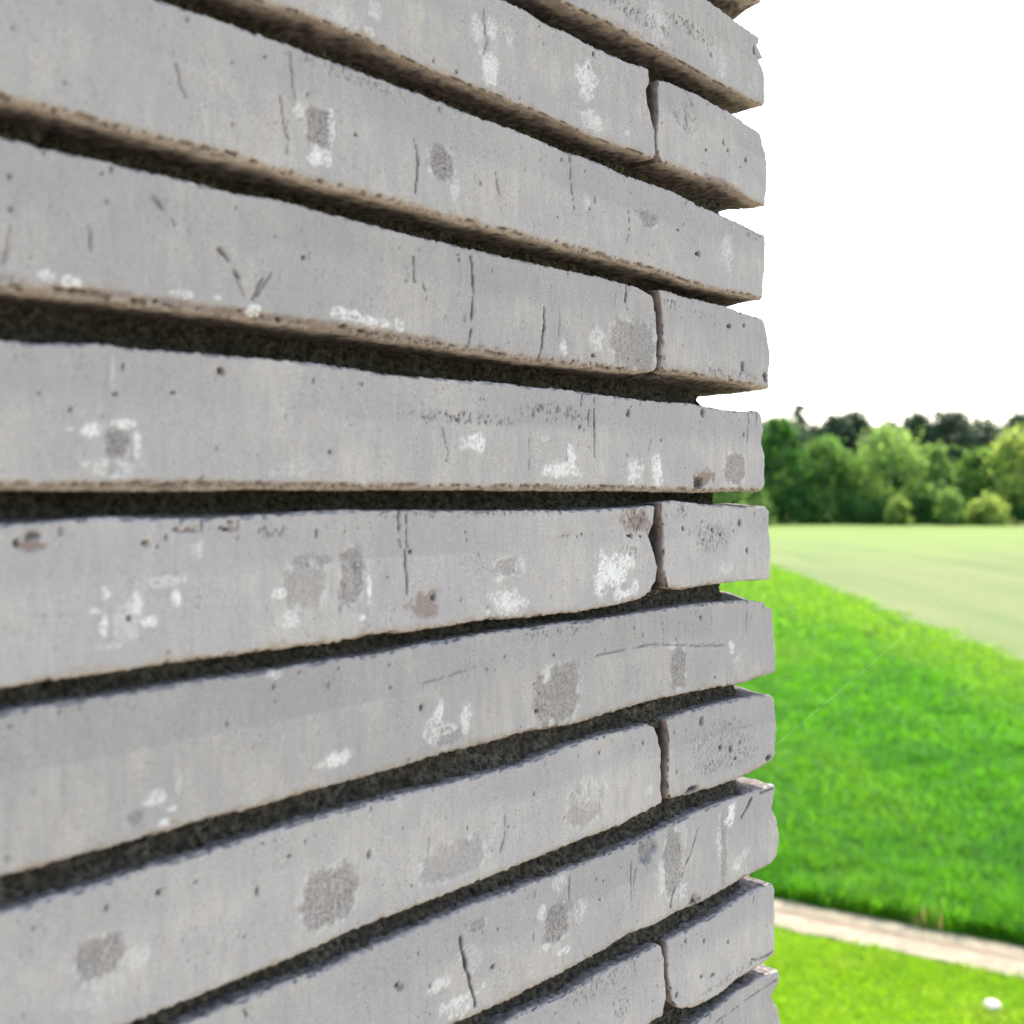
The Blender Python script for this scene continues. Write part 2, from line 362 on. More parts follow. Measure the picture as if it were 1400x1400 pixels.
MARKS = {
 'b': [('W', -0.1008, 0.2173, 0.00809, 0.01015, 0.45), ('W', -0.0463, 0.2153, 0.00814, 0.0088, 0.4), ('D', -0.0129, 0.2319, 0.00149, 0.00307, 1.0), ('D', -0.055, 0.2162, 0.00132, 0.00181, 0.8), ('S', -0.1166, 0.2154, 0.0331, 0.00462, 0.6), ('S', -0.0725, 0.2232, 0.02836, 0.00494, 0.7)],
 'c': [('W', -0.2671, 0.1658, 0.00289, 0.00454, 0.5), ('W', -0.2693, 0.1582, 0.00286, 0.00151, 0.6), ('W', -0.2802, 0.1589, 0.00852, 0.00442, 0.35), ('W', -0.2179, 0.1761, 0.0035, 0.00556, 0.6), ('W', -0.2096, 0.1777, 0.00361, 0.0048, 0.6), ('W', -0.2112, 0.1623, 0.00519, 0.00675, 0.8), ('W', -0.1994, 0.1788, 0.00292, 0.00402, 0.4), ('W', -0.1519, 0.176, 0.00638, 0.00811, 0.85), ('W', -0.148, 0.1592, 0.00796, 0.0044, 0.6), ('D', -0.147, 0.1881, 0.001, 0.00126, 1.0), ('W', -0.1237, 0.1601, 0.00215, 0.00131, 0.5), ('D', -0.059, 0.1682, 0.00131, 0.00108, 1.0), ('D', -0.0429, 0.1758, 0.00103, 0.00221, 0.8), ('D', -0.0218, 0.1723, 0.00109, 0.0019, 0.9), ('D', -0.0275, 0.1671, 0.00107, 0.00075, 1.0), ('D', -0.0388, 0.1727, 0.00104, 0.00111, 0.9), ('S', -0.0787, 0.1792, 0.01545, 0.00875, 0.4), ('R', -0.0463, 0.1548, 0.01493, 0.00293, 0.8)],
 'd': [('G', -0.2903, 0.1201, 0.00583, 0.00673, 0.9), ('W', -0.2983, 0.1228, 0.00253, 0.00213, 0.7), ('W', -0.2853, 0.1219, 0.00119, 0.00632, 0.8), ('W', -0.2918, 0.1097, 0.00289, 0.00335, 1.0), ('W', -0.2865, 0.11, 0.00178, 0.00291, 0.8), ('G', -0.2356, 0.1203, 0.00728, 0.00645, 0.95), ('W', -0.229, 0.1126, 0.00336, 0.0049, 0.5), ('W', -0.2414, 0.1169, 0.00142, 0.00159, 0.7), ('G', -0.1071, 0.1247, 0.00737, 0.00402, 0.7), ('S', -0.0144, 0.1357, 0.01185, 0.0046, 1.0), ('W', -0.0388, 0.1212, 0.00554, 0.00889, 0.45), ('D', -0.0667, 0.1157, 0.00256, 0.00142, 0.9), ('W', -0.1514, 0.1227, 0.00295, 0.00281, 0.4), ('D', -0.15, 0.1211, 0.00148, 0.00063, 0.8), ('D', -0.275, 0.1209, 0.00093, 0.00074, 1.0), ('D', -0.3226, 0.1118, 0.0005, 0.00112, 0.7), ('D', -0.3223, 0.1313, 0.00076, 0.00067, 0.6), ('D', -0.0836, 0.1244, 0.00122, 0.00069, 1.0), ('S', -0.2802, 0.1404, 0.03053, 0.00246, 0.5)],
 'e': [('W', -0.3785, 0.0572, 0.00267, 0.00136, 1.0), ('W', -0.3717, 0.0567, 0.00356, 0.00158, 1.0), ('W', -0.3388, 0.0579, 0.0042, 0.00129, 1.0), ('W', -0.3275, 0.0583, 0.00148, 0.00111, 1.0), ('W', -0.3146, 0.0565, 0.00314, 0.00228, 1.0), ('W', -0.2787, 0.0596, 0.00796, 0.00222, 1.0), ('W', -0.2693, 0.0583, 0.01019, 0.00176, 1.0), ('W', -0.2559, 0.0586, 0.00235, 0.00232, 0.9), ('D', -0.3471, 0.0548, 0.00135, 0.00084, 1.0), ('D', -0.3528, 0.0534, 0.00087, 0.00062, 1.0), ('D', -0.3055, 0.0544, 0.00163, 0.00116, 1.0), ('D', -0.2725, 0.0544, 0.00283, 0.001, 1.0), ('D', -0.2802, 0.0555, 0.00182, 0.00098, 0.8), ('D', -0.3193, 0.0556, 0.00128, 0.00068, 0.8), ('K', -0.3711, 0.0542, 0.00834, 0.0006, 0.8), ('W', -0.1672, 0.0599, 0.00233, 0.00304, 0.8), ('W', -0.145, 0.066, 0.00603, 0.00473, 0.65), ('G', -0.1177, 0.0659, 0.01866, 0.01187, 0.55), ('D', -0.147, 0.0585, 0.002, 0.00126, 1.0), ('S', -0.1529, 0.0545, 0.03931, 0.00156, 1.0), ('D', -0.2963, 0.0759, 0.00085, 0.00071, 0.9), ('S', -0.2512, 0.0539, 0.04137, 0.0013, 0.8), ('R', -0.3006, 0.0552, 0.08648, 0.00141, 0.7), ('S', -0.0896, 0.0895, 0.00837, 0.00482, 1.0), ('D', -0.0381, 0.0838, 0.00278, 0.00148, 0.9), ('D', -0.0239, 0.0859, 0.00144, 0.00151, 0.8), ('D', -0.0247, 0.065, 0.00216, 0.0034, 0.9), ('S', -0.0395, 0.06, 0.03605, 0.00296, 1.0), ('D', -0.0016, 0.0612, 0.00307, 0.00351, 1.0), ('S', -0.0629, 0.0867, 0.01424, 0.00287, 0.6)],
 'f': [('W', -0.3671, 0.0168, 0.00304, 0.00221, 1.0), ('W', -0.3567, 0.0191, 0.00428, 0.00165, 0.9), ('W', -0.353, 0.0145, 0.00152, 0.00457, 0.8), ('W', -0.3605, 0.0065, 0.00881, 0.00306, 0.6), ('G', -0.3588, 0.0131, 0.0036, 0.0043, 1.0), ('G', -0.3592, 0.0063, 0.00591, 0.00225, 0.5), ('W', -0.3599, 0.0351, 0.00084, 0.00572, 0.35), ('W', -0.3717, 0.0168, 0.00139, 0.00099, 0.7), ('D', -0.3263, 0.0368, 0.00124, 0.00111, 1.0), ('R', -0.3256, 0.036, 0.00199, 0.00111, 1.0), ('D', -0.3416, 0.0289, 0.00092, 0.00064, 0.8), ('D', -0.3595, 0.027, 0.00084, 0.00061, 0.7), ('W', -0.2179, 0.0186, 0.00584, 0.00361, 1.0), ('W', -0.2256, 0.0183, 0.00189, 0.00274, 0.7), ('W', -0.1691, 0.0088, 0.01112, 0.00333, 0.9), ('W', -0.1625, 0.0153, 0.00284, 0.00429, 1.0), ('W', -0.1177, 0.0089, 0.00603, 0.00594, 0.8), ('W', -0.1008, 0.0108, 0.00462, 0.00677, 0.95), ('S', -0.2222, 0.0276, 0.03656, 0.00276, 0.9), ('S', -0.1719, 0.0323, 0.0276, 0.00483, 0.7), ('G', -0.0325, 0.012, 0.01058, 0.00897, 0.65), ('R', -0.0616, 0.0061, 0.00909, 0.00502, 1.0), ('D', -0.0661, 0.0036, 0.00449, 0.00285, 0.7), ('W', -0.3006, 0.007, 0.00836, 0.00282, 0.3), ('D', -0.122, 0.035, 0.00162, 0.00229, 0.8), ('D', -0.0616, 0.0391, 0.0026, 0.00251, 0.7), ('D', -0.1558, 0.0276, 0.00145, 0.00124, 0.9), ('D', -0.0973, 0.0238, 0.00117, 0.00068, 1.0), ('S', -0.3268, 0.0018, 0.07646, 0.00111, 0.8), ('S', -0.1529, 0.0019, 0.05929, 0.00125, 0.7), ('W', -0.1787, 0.0215, 0.00224, 0.00119, 0.4), ('R', -0.3268, 0.0022, 0.07646, 0.00111, 0.6)],
 'g': [('D', -0.386, -0.0134, 0.0011, 0.00134, 0.9), ('R', -0.3817, -0.0145, 0.00413, 0.00135, 1.0), ('R', -0.3502, -0.0149, 0.00155, 0.00105, 1.0), ('D', -0.3504, -0.0146, 0.00088, 0.00084, 0.7), ('D', -0.3409, -0.0109, 0.00116, 0.00086, 0.9), ('R', -0.3369, -0.0117, 0.00518, 0.00086, 0.9), ('R', -0.3243, -0.0114, 0.004, 0.00089, 1.0), ('D', -0.3243, -0.0116, 0.0015, 0.00067, 0.8), ('S', -0.3293, -0.0101, 0.01468, 0.0022, 0.9), ('D', -0.3817, -0.0116, 0.00263, 0.00135, 0.4), ('W', -0.362, -0.028, 0.00125, 0.00183, 0.8), ('W', -0.3532, -0.0318, 0.00283, 0.00332, 0.75), ('W', -0.3624, -0.0373, 0.00166, 0.00264, 0.9), ('W', -0.3563, -0.0367, 0.00471, 0.00453, 0.45), ('W', -0.3491, -0.0374, 0.00222, 0.00168, 0.9), ('W', -0.3609, -0.0432, 0.00502, 0.00081, 0.5), ('W', -0.3651, -0.0331, 0.00164, 0.00101, 0.7), ('W', -0.3439, -0.0261, 0.00638, 0.0017, 0.6), ('W', -0.3409, -0.0308, 0.00162, 0.00214, 1.0), ('D', -0.3552, -0.036, 0.00086, 0.00103, 0.9), ('W', -0.3336, -0.0174, 0.00215, 0.00261, 0.5), ('G', -0.2955, -0.0304, 0.00912, 0.00855, 0.45), ('G', -0.2921, -0.0227, 0.00752, 0.00239, 0.6), ('G', -0.2765, -0.0287, 0.00556, 0.01113, 0.75), ('W', -0.3055, -0.0325, 0.00245, 0.00209, 0.9), ('W', -0.3017, -0.0417, 0.0036, 0.00328, 0.7), ('W', -0.2693, -0.0334, 0.00095, 0.00553, 1.0), ('W', -0.2718, -0.0432, 0.00189, 0.001, 1.0), ('R', -0.2435, -0.0413, 0.00847, 0.00529, 0.8), ('D', -0.2392, -0.0389, 0.00144, 0.00133, 0.8), ('G', -0.2011, -0.0295, 0.00828, 0.00401, 0.5), ('W', -0.1931, -0.0296, 0.00341, 0.00349, 0.5), ('W', -0.2056, -0.0335, 0.00407, 0.00171, 0.5), ('W', -0.2002, -0.0433, 0.00997, 0.00488, 0.75), ('W', -0.1337, -0.0347, 0.01251, 0.00771, 1.0), ('W', -0.1231, -0.0314, 0.00539, 0.00458, 0.9), ('W', -0.143, -0.0399, 0.00405, 0.00443, 1.0), ('W', -0.1274, -0.0455, 0.00691, 0.0026, 0.9), ('W', -0.1177, -0.0429, 0.00329, 0.0033, 0.8), ('R', -0.1155, -0.0132, 0.01215, 0.00563, 0.9), ('S', -0.1155, -0.0132, 0.01215, 0.00563, 1.0), ('D', -0.1209, -0.0197, 0.00271, 0.00115, 1.0), ('D', -0.1133, -0.0203, 0.00167, 0.00066, 1.0), ('S', -0.1578, -0.0185, 0.01445, 0.00124, 1.0), ('S', -0.2183, -0.0083, 0.06303, 0.00139, 0.9), ('S', -0.122, -0.0272, 0.01299, 0.00393, 0.7), ('D', -0.2505, -0.0214, 0.00103, 0.00078, 1.0), ('S', -0.3088, -0.0122, 0.00806, 0.00415, 0.6), ('D', -0.0793, -0.0178, 0.00123, 0.0014, 1.0), ('D', -0.0537, -0.0192, 0.00133, 0.00145, 0.9), ('D', -0.0463, -0.0216, 0.00203, 0.0011, 1.0), ('D', -0.0616, -0.0237, 0.00097, 0.00108, 1.0), ('D', -0.0275, -0.0162, 0.00214, 0.00226, 0.8), ('D', -0.0203, -0.0308, 0.00146, 0.00228, 1.0), ('W', -0.0429, -0.0391, 0.00959, 0.00368, 0.35), ('D', -0.0629, -0.0147, 0.00129, 0.00072, 0.8), ('S', -0.0818, -0.0098, 0.00857, 0.00488, 0.7), ('S', -0.0564, -0.0228, 0.0264, 0.00904, 0.5)],
 'h': [('W', -0.3468, -0.0886, 0.00404, 0.00253, 0.85), ('W', -0.3404, -0.0864, 0.00139, 0.00386, 0.6), ('W', -0.3446, -0.0963, 0.00182, 0.00127, 1.0), ('G', -0.3537, -0.0929, 0.00282, 0.00228, 0.6), ('W', -0.3423, -0.0924, 0.0023, 0.00107, 0.9), ('W', -0.2829, -0.0894, 0.00511, 0.00293, 1.0), ('W', -0.2891, -0.0901, 0.00293, 0.00145, 0.6), ('W', -0.2367, -0.0804, 0.00326, 0.00348, 0.9), ('W', -0.2399, -0.0874, 0.00537, 0.00533, 0.75), ('W', -0.2237, -0.0855, 0.00343, 0.00495, 0.85), ('W', -0.2316, -0.0877, 0.00518, 0.00217, 0.7), ('D', -0.2456, -0.0777, 0.00105, 0.00158, 1.0), ('G', -0.2327, -0.0905, 0.00736, 0.00378, 0.45), ('G', -0.1709, -0.084, 0.0152, 0.01329, 0.65), ('W', -0.1773, -0.0747, 0.00225, 0.00418, 0.8), ('G', -0.083, -0.0845, 0.00671, 0.01078, 0.65), ('W', -0.089, -0.0731, 0.00299, 0.00138, 0.9), ('W', -0.036, -0.0792, 0.00279, 0.00335, 0.9), ('W', -0.0304, -0.0874, 0.00426, 0.00525, 0.4), ('W', -0.3074, -0.0579, 0.00351, 0.00139, 0.75), ('D', -0.0517, -0.0924, 0.00134, 0.00073, 1.0), ('D', -0.1732, -0.0671, 0.00091, 0.0009, 0.9), ('D', -0.1836, -0.0887, 0.00132, 0.00089, 1.0), ('D', -0.2811, -0.0757, 0.00061, 0.00049, 0.8), ('S', -0.1719, -0.0582, 0.0276, 0.00241, 0.7), ('D', -0.0642, -0.0615, 0.00129, 0.00143, 0.7)],
 'i': [('G', -0.363, -0.1289, 0.00746, 0.00608, 0.75), ('W', -0.3528, -0.1322, 0.00392, 0.00499, 0.4), ('W', -0.3651, -0.1391, 0.00861, 0.00443, 0.3), ('G', -0.2862, -0.1341, 0.01246, 0.01018, 0.75), ('D', -0.2693, -0.1243, 0.00127, 0.00226, 0.6), ('G', -0.229, -0.1369, 0.01869, 0.00762, 0.35), ('G', -0.1529, -0.1333, 0.01273, 0.00997, 0.4), ('W', -0.15, -0.1293, 0.01285, 0.00626, 0.35), ('W', -0.1065, -0.1369, 0.00284, 0.00302, 0.4), ('D', -0.3618, -0.1157, 0.00104, 0.00061, 0.7), ('D', -0.3464, -0.1158, 0.00113, 0.00084, 0.8), ('D', -0.3346, -0.1161, 0.00095, 0.00065, 0.6), ('D', -0.3017, -0.117, 0.00083, 0.0007, 0.7), ('D', -0.111, -0.1146, 0.00112, 0.00133, 0.8), ('W', -0.2477, -0.149, 0.00139, 0.00079, 0.6), ('D', -0.0629, -0.1125, 0.00259, 0.00251, 0.6), ('D', -0.0456, -0.1285, 0.00204, 0.00184, 1.0), ('D', -0.0367, -0.1308, 0.00209, 0.00223, 0.8), ('D', -0.0318, -0.1366, 0.00141, 0.00112, 1.0), ('D', -0.0275, -0.1291, 0.00143, 0.00113, 0.8), ('S', -0.0395, -0.1363, 0.04163, 0.00518, 0.8), ('D', 0.0015, -0.1425, 0.00386, 0.00196, 0.9), ('S', -0.0463, -0.1239, 0.04083, 0.011, 0.5), ('D', -0.0718, -0.1439, 0.00567, 0.00141, 0.8)],
 'j': [('G', -0.2164, -0.1652, 0.0047, 0.00251, 0.6), ('W', -0.2214, -0.1761, 0.00615, 0.00662, 0.35), ('W', -0.2371, -0.1803, 0.00507, 0.00321, 0.7), ('W', -0.226, -0.1915, 0.00982, 0.00438, 0.8), ('D', -0.2569, -0.1739, 0.00134, 0.00129, 1.0), ('R', -0.2556, -0.1756, 0.00168, 0.00103, 1.0), ('D', -0.2096, -0.1834, 0.00201, 0.00085, 1.0), ('G', -0.1714, -0.179, 0.00782, 0.00876, 0.85), ('W', -0.18, -0.1713, 0.00268, 0.00357, 0.7), ('W', -0.1778, -0.1866, 0.00405, 0.00209, 0.8), ('W', -0.1672, -0.191, 0.00373, 0.00182, 0.8), ('W', -0.1696, -0.1617, 0.00463, 0.00363, 0.5), ('W', -0.1563, -0.1781, 0.00387, 0.00558, 0.45), ('K', -0.1082, -0.165, 0.00565, 0.00602, 1.0), ('G', -0.0878, -0.1754, 0.00842, 0.01726, 0.6), ('W', -0.0967, -0.1798, 0.00293, 0.00886, 0.55), ('W', -0.0799, -0.1907, 0.00369, 0.00419, 0.6), ('W', -0.0787, -0.1638, 0.00309, 0.0056, 0.5), ('W', -0.0353, -0.165, 0.0056, 0.00596, 1.0), ('G', -0.0443, -0.1795, 0.00409, 0.01692, 0.5), ('W', -0.047, -0.177, 0.00271, 0.01246, 0.6), ('W', -0.0304, -0.1912, 0.00426, 0.003, 0.7), ('W', -0.0232, -0.1871, 0.00362, 0.00227, 0.6), ('K', -0.0693, -0.1973, 0.00381, 0.00319, 1.0), ('R', -0.0254, -0.1994, 0.00719, 0.00189, 0.9), ('D', -0.1445, -0.1674, 0.00101, 0.00063, 0.9), ('D', -0.143, -0.1767, 0.00101, 0.00063, 0.9)],
 'k': [('S', -0.1274, -0.2266, 0.00745, 0.01104, 0.6), ('S', -0.143, -0.2131, 0.03042, 0.00697, 0.4), ('D', -0.0635, -0.2372, 0.00194, 0.00107, 1.0), ('D', -0.053, -0.2401, 0.00266, 0.00109, 0.8), ('D', -0.0768, -0.2158, 0.00093, 0.0014, 0.9), ('D', -0.0609, -0.2209, 0.00098, 0.0018, 0.9), ('D', -0.0388, -0.2279, 0.00104, 0.00185, 0.9), ('D', -0.0848, -0.2386, 0.00182, 0.00139, 0.7), ('S', -0.036, -0.2467, 0.03499, 0.00186, 0.8)]}
CRACKS = {
 'c': [(0.0003, 0.5, [(-0.0768, 0.193), (-0.0731, 0.1891), (-0.0693, 0.1859), (-0.068, 0.1827), (-0.0699, 0.1794)]), (0.00025, 0.6, [(-0.2136, 0.1854), (-0.2132, 0.1785), (-0.212, 0.1719), (-0.214, 0.1671)])],
 'd': [(0.00022, 0.5, [(-0.3014, 0.1412), (-0.3006, 0.1321), (-0.2997, 0.1264)]), (0.00022, 0.6, [(-0.3058, 0.1264), (-0.3039, 0.1171), (-0.3022, 0.1128), (-0.3031, 0.1068)]), (0.00025, 0.8, [(-0.2491, 0.1266), (-0.2474, 0.1213), (-0.247, 0.1174), (-0.2477, 0.112), (-0.2484, 0.1074)]), (0.00025, 0.7, [(-0.1625, 0.141), (-0.1616, 0.1311), (-0.1602, 0.1206), (-0.1597, 0.1183)]), (0.00025, 0.9, [(-0.122, 0.1258), (-0.1215, 0.1187), (-0.1231, 0.1118)]), (0.0002, 0.6, [(-0.2076, 0.1237), (-0.2052, 0.1158), (-0.204, 0.1089)]), (0.0002, 0.5, [(-0.3407, 0.1251), (-0.3397, 0.1196), (-0.3376, 0.1159)])],
 'e': [(0.0005, 0.7, [(-0.3479, 0.0842), (-0.3462, 0.0829), (-0.3439, 0.0808), (-0.3411, 0.0779)]), (0.0006, 0.8, [(-0.3268, 0.0735), (-0.3238, 0.0713), (-0.3218, 0.0688), (-0.32, 0.0661)]), (0.0004, 0.6, [(-0.3154, 0.0596), (-0.3135, 0.0632), (-0.3114, 0.067)]), (0.0004, 0.6, [(-0.3141, 0.0609), (-0.3109, 0.0648), (-0.3082, 0.0693)]), (0.0003, 0.5, [(-0.318, 0.0603), (-0.3198, 0.0635), (-0.3213, 0.0677)]), (0.0003, 1.0, [(-0.2203, 0.0885), (-0.2191, 0.0809), (-0.2195, 0.0698), (-0.2206, 0.0614), (-0.2214, 0.0563), (-0.2229, 0.0542)]), (0.00025, 0.8, [(-0.2487, 0.0843), (-0.2491, 0.0795), (-0.2487, 0.0751)]), (0.00022, 0.7, [(-0.2442, 0.075), (-0.2428, 0.0699), (-0.2414, 0.0656)]), (0.00035, 1.0, [(-0.1787, 0.0751), (-0.1791, 0.0661), (-0.1805, 0.0586), (-0.1827, 0.053)]), (0.0002, 0.5, [(-0.1691, 0.0749), (-0.1696, 0.0688), (-0.17, 0.0642)]), (0.0004, 1.0, [(-0.1237, 0.0924), (-0.1237, 0.0872), (-0.1231, 0.0817)]), (0.0003, 0.5, [(-0.3669, 0.0726), (-0.3665, 0.0687), (-0.3665, 0.0657)]), (0.00035, 0.4, [(-0.3878, 0.0687), (-0.3886, 0.0629), (-0.3893, 0.059)]), (0.0002, 0.4, [(-0.1311, 0.0904), (-0.1316, 0.0819)])],
 'f': [(0.0003, 1.0, [(-0.147, 0.0422), (-0.146, 0.0337), (-0.146, 0.0233)]), (0.00022, 0.6, [(-0.146, 0.0227), (-0.146, 0.0148)]), (0.00025, 0.8, [(-0.1544, 0.0416), (-0.1549, 0.0363)]), (0.0002, 0.7, [(-0.149, 0.0351), (-0.15, 0.0282)]), (0.0002, 0.6, [(-0.2353, 0.0234), (-0.2342, 0.0194), (-0.2327, 0.0154), (-0.2338, 0.01)]), (0.00022, 0.7, [(-0.0196, 0.0407), (-0.0203, 0.0312), (-0.021, 0.0254)]), (0.00025, 0.9, [(-0.0107, 0.0412), (-0.0115, 0.0335)]), (0.0002, 0.4, [(-0.1879, 0.0241), (-0.1884, 0.0094)]), (0.00022, 0.5, [(-0.1054, 0.0242), (-0.1077, 0.0181)])],
 'g': [(0.00025, 0.9, [(-0.2562, -0.0072), (-0.2556, -0.0124), (-0.2559, -0.0163), (-0.2549, -0.0197)]), (0.00025, 0.9, [(-0.2522, -0.0081), (-0.2525, -0.0138), (-0.2518, -0.0198)]), (0.00025, 0.9, [(-0.2532, -0.0202), (-0.2529, -0.0267), (-0.2522, -0.0333), (-0.2522, -0.0364)]), (0.0002, 0.5, [(-0.275, -0.0206), (-0.2753, -0.0256), (-0.2743, -0.0281)]), (0.00022, 0.5, [(-0.0836, -0.0063), (-0.0824, -0.0115)])],
 'h': [(0.00013000000000000002, 0.5, [(-0.1455, -0.071), (-0.1274, -0.0705), (-0.1054, -0.0702), (-0.0878, -0.0725), (-0.0629, -0.0756), (-0.0429, -0.0774)]), (0.0002, 0.5, [(-0.0203, -0.057), (-0.021, -0.0676), (-0.021, -0.0733)]), (0.0002, 0.4, [(-0.0967, -0.0572), (-0.0944, -0.067), (-0.095, -0.071)]), (0.00015, 0.4, [(-0.2449, -0.0694), (-0.2334, -0.0683), (-0.2183, -0.0666)])],
 'i': [(0.0002, 0.6, [(-0.2015, -0.1268), (-0.2023, -0.1352), (-0.2044, -0.1404)]), (0.0002, 0.6, [(-0.2222, -0.1262), (-0.2226, -0.133)]), (0.0002, 0.5, [(-0.2414, -0.1257), (-0.2421, -0.1321)])],
 'j': [(0.0007, 1.0, [(-0.226, -0.1669), (-0.2252, -0.1721), (-0.2233, -0.1796), (-0.2214, -0.1844), (-0.2199, -0.1904), (-0.2187, -0.1947)]), (0.00025, 0.9, [(-0.0661, -0.164), (-0.0693, -0.1696), (-0.0725, -0.1741), (-0.0774, -0.1799), (-0.0805, -0.1843)]), (0.00025, 1.0, [(-0.0854, -0.1871), (-0.0878, -0.1909), (-0.0896, -0.1956)]), (0.0002, 0.7, [(-0.1199, -0.1669), (-0.1204, -0.175), (-0.1199, -0.185)]), (0.0002, 0.6, [(-0.1166, -0.1704), (-0.1182, -0.1756), (-0.1193, -0.1796)]), (0.0006, 1.0, [(-0.0152, -0.1608), (-0.0188, -0.1638), (-0.0232, -0.167), (-0.0254, -0.1684)]), (0.0004, 0.9, [(0.0069, -0.1601), (-0.0069, -0.1599)]), (0.0002, 0.6, [(-0.1625, -0.1618), (-0.1621, -0.1742)])],
 'k': [(0.0004, 0.9, [(0.0077, -0.2471), (0.0007, -0.2479), (-0.0085, -0.2469), (-0.0159, -0.2448)]), (0.0002, 0.6, [(-0.089, -0.2267), (-0.089, -0.2336)]), (0.0002, 0.6, [(-0.1177, -0.212), (-0.1166, -0.219)])],
 'l': [(0.0003, 0.6, [(0.0101, -0.2645), (-0.0218, -0.2641), (-0.0497, -0.265)])]}

# ------------------------------------------------------------------ the brick wall
# Wall frame: x along the face towards the corner, y into the wall, z up; eye level is z = EYE.
ALONG = (0.68836, 0.72538)                  # direction of the face in the ground plane
CORNER = (0.1364, 0.547)
wall = empty('brick_wall', (CORNER[0], CORNER[1], 0), math.atan2(ALONG[1], ALONG[0]))
tag(wall, 'corner of a pale grey wall of long thin bricks with deep raked joints, in the foreground', 'wall')

DEPTH = 0.108
ROWS = 'abcdefghijkl'
MEAN_TOP = dict(a=.292, b=.2425, c=.192, d=.1417, e=.0925, f=.0414, g=-.007, h=-.056, i=-.1075, j=-.1574, k=-.210, l=-.258)
MEAN_BOT = dict(a=.2535, b=.2045, c=.1536, d=.1012, e=.053, f=.0002, g=-.0485, h=-.0978, i=-.1478, j=-.1996, k=-.2475, l=-.297)


def steps(lo, hi, fine, coarse, f0, f1):
    """grid positions from lo to hi: fine between f0 and f1, coarse elsewhere"""
    pts = [lo]
    while pts[-1] < hi - 1e-6:
        x = pts[-1]
        st = fine if f0 - 1e-9 <= x < f1 else coarse
        nx = x + st
        if x < f0 < nx:
            nx = f0
        if nx > hi - 0.4 * st:
            nx = hi
        pts.append(nx)
    return np.array(pts)


def seg_dist(pu, pv, pts):
    d = np.full(len(pu), 1e9)
    for (ax, ay), (bx, by) in zip(pts[:-1], pts[1:]):
        ex, ey = bx - ax, by - ay
        L = ex * ex + ey * ey + 1e-12
        t = np.clip(((pu - ax) * ex + (pv - ay) * ey) / L, 0, 1)
        d = np.minimum(d, np.hypot(pu - ax - t * ex, pv - ay - t * ey))
    return d


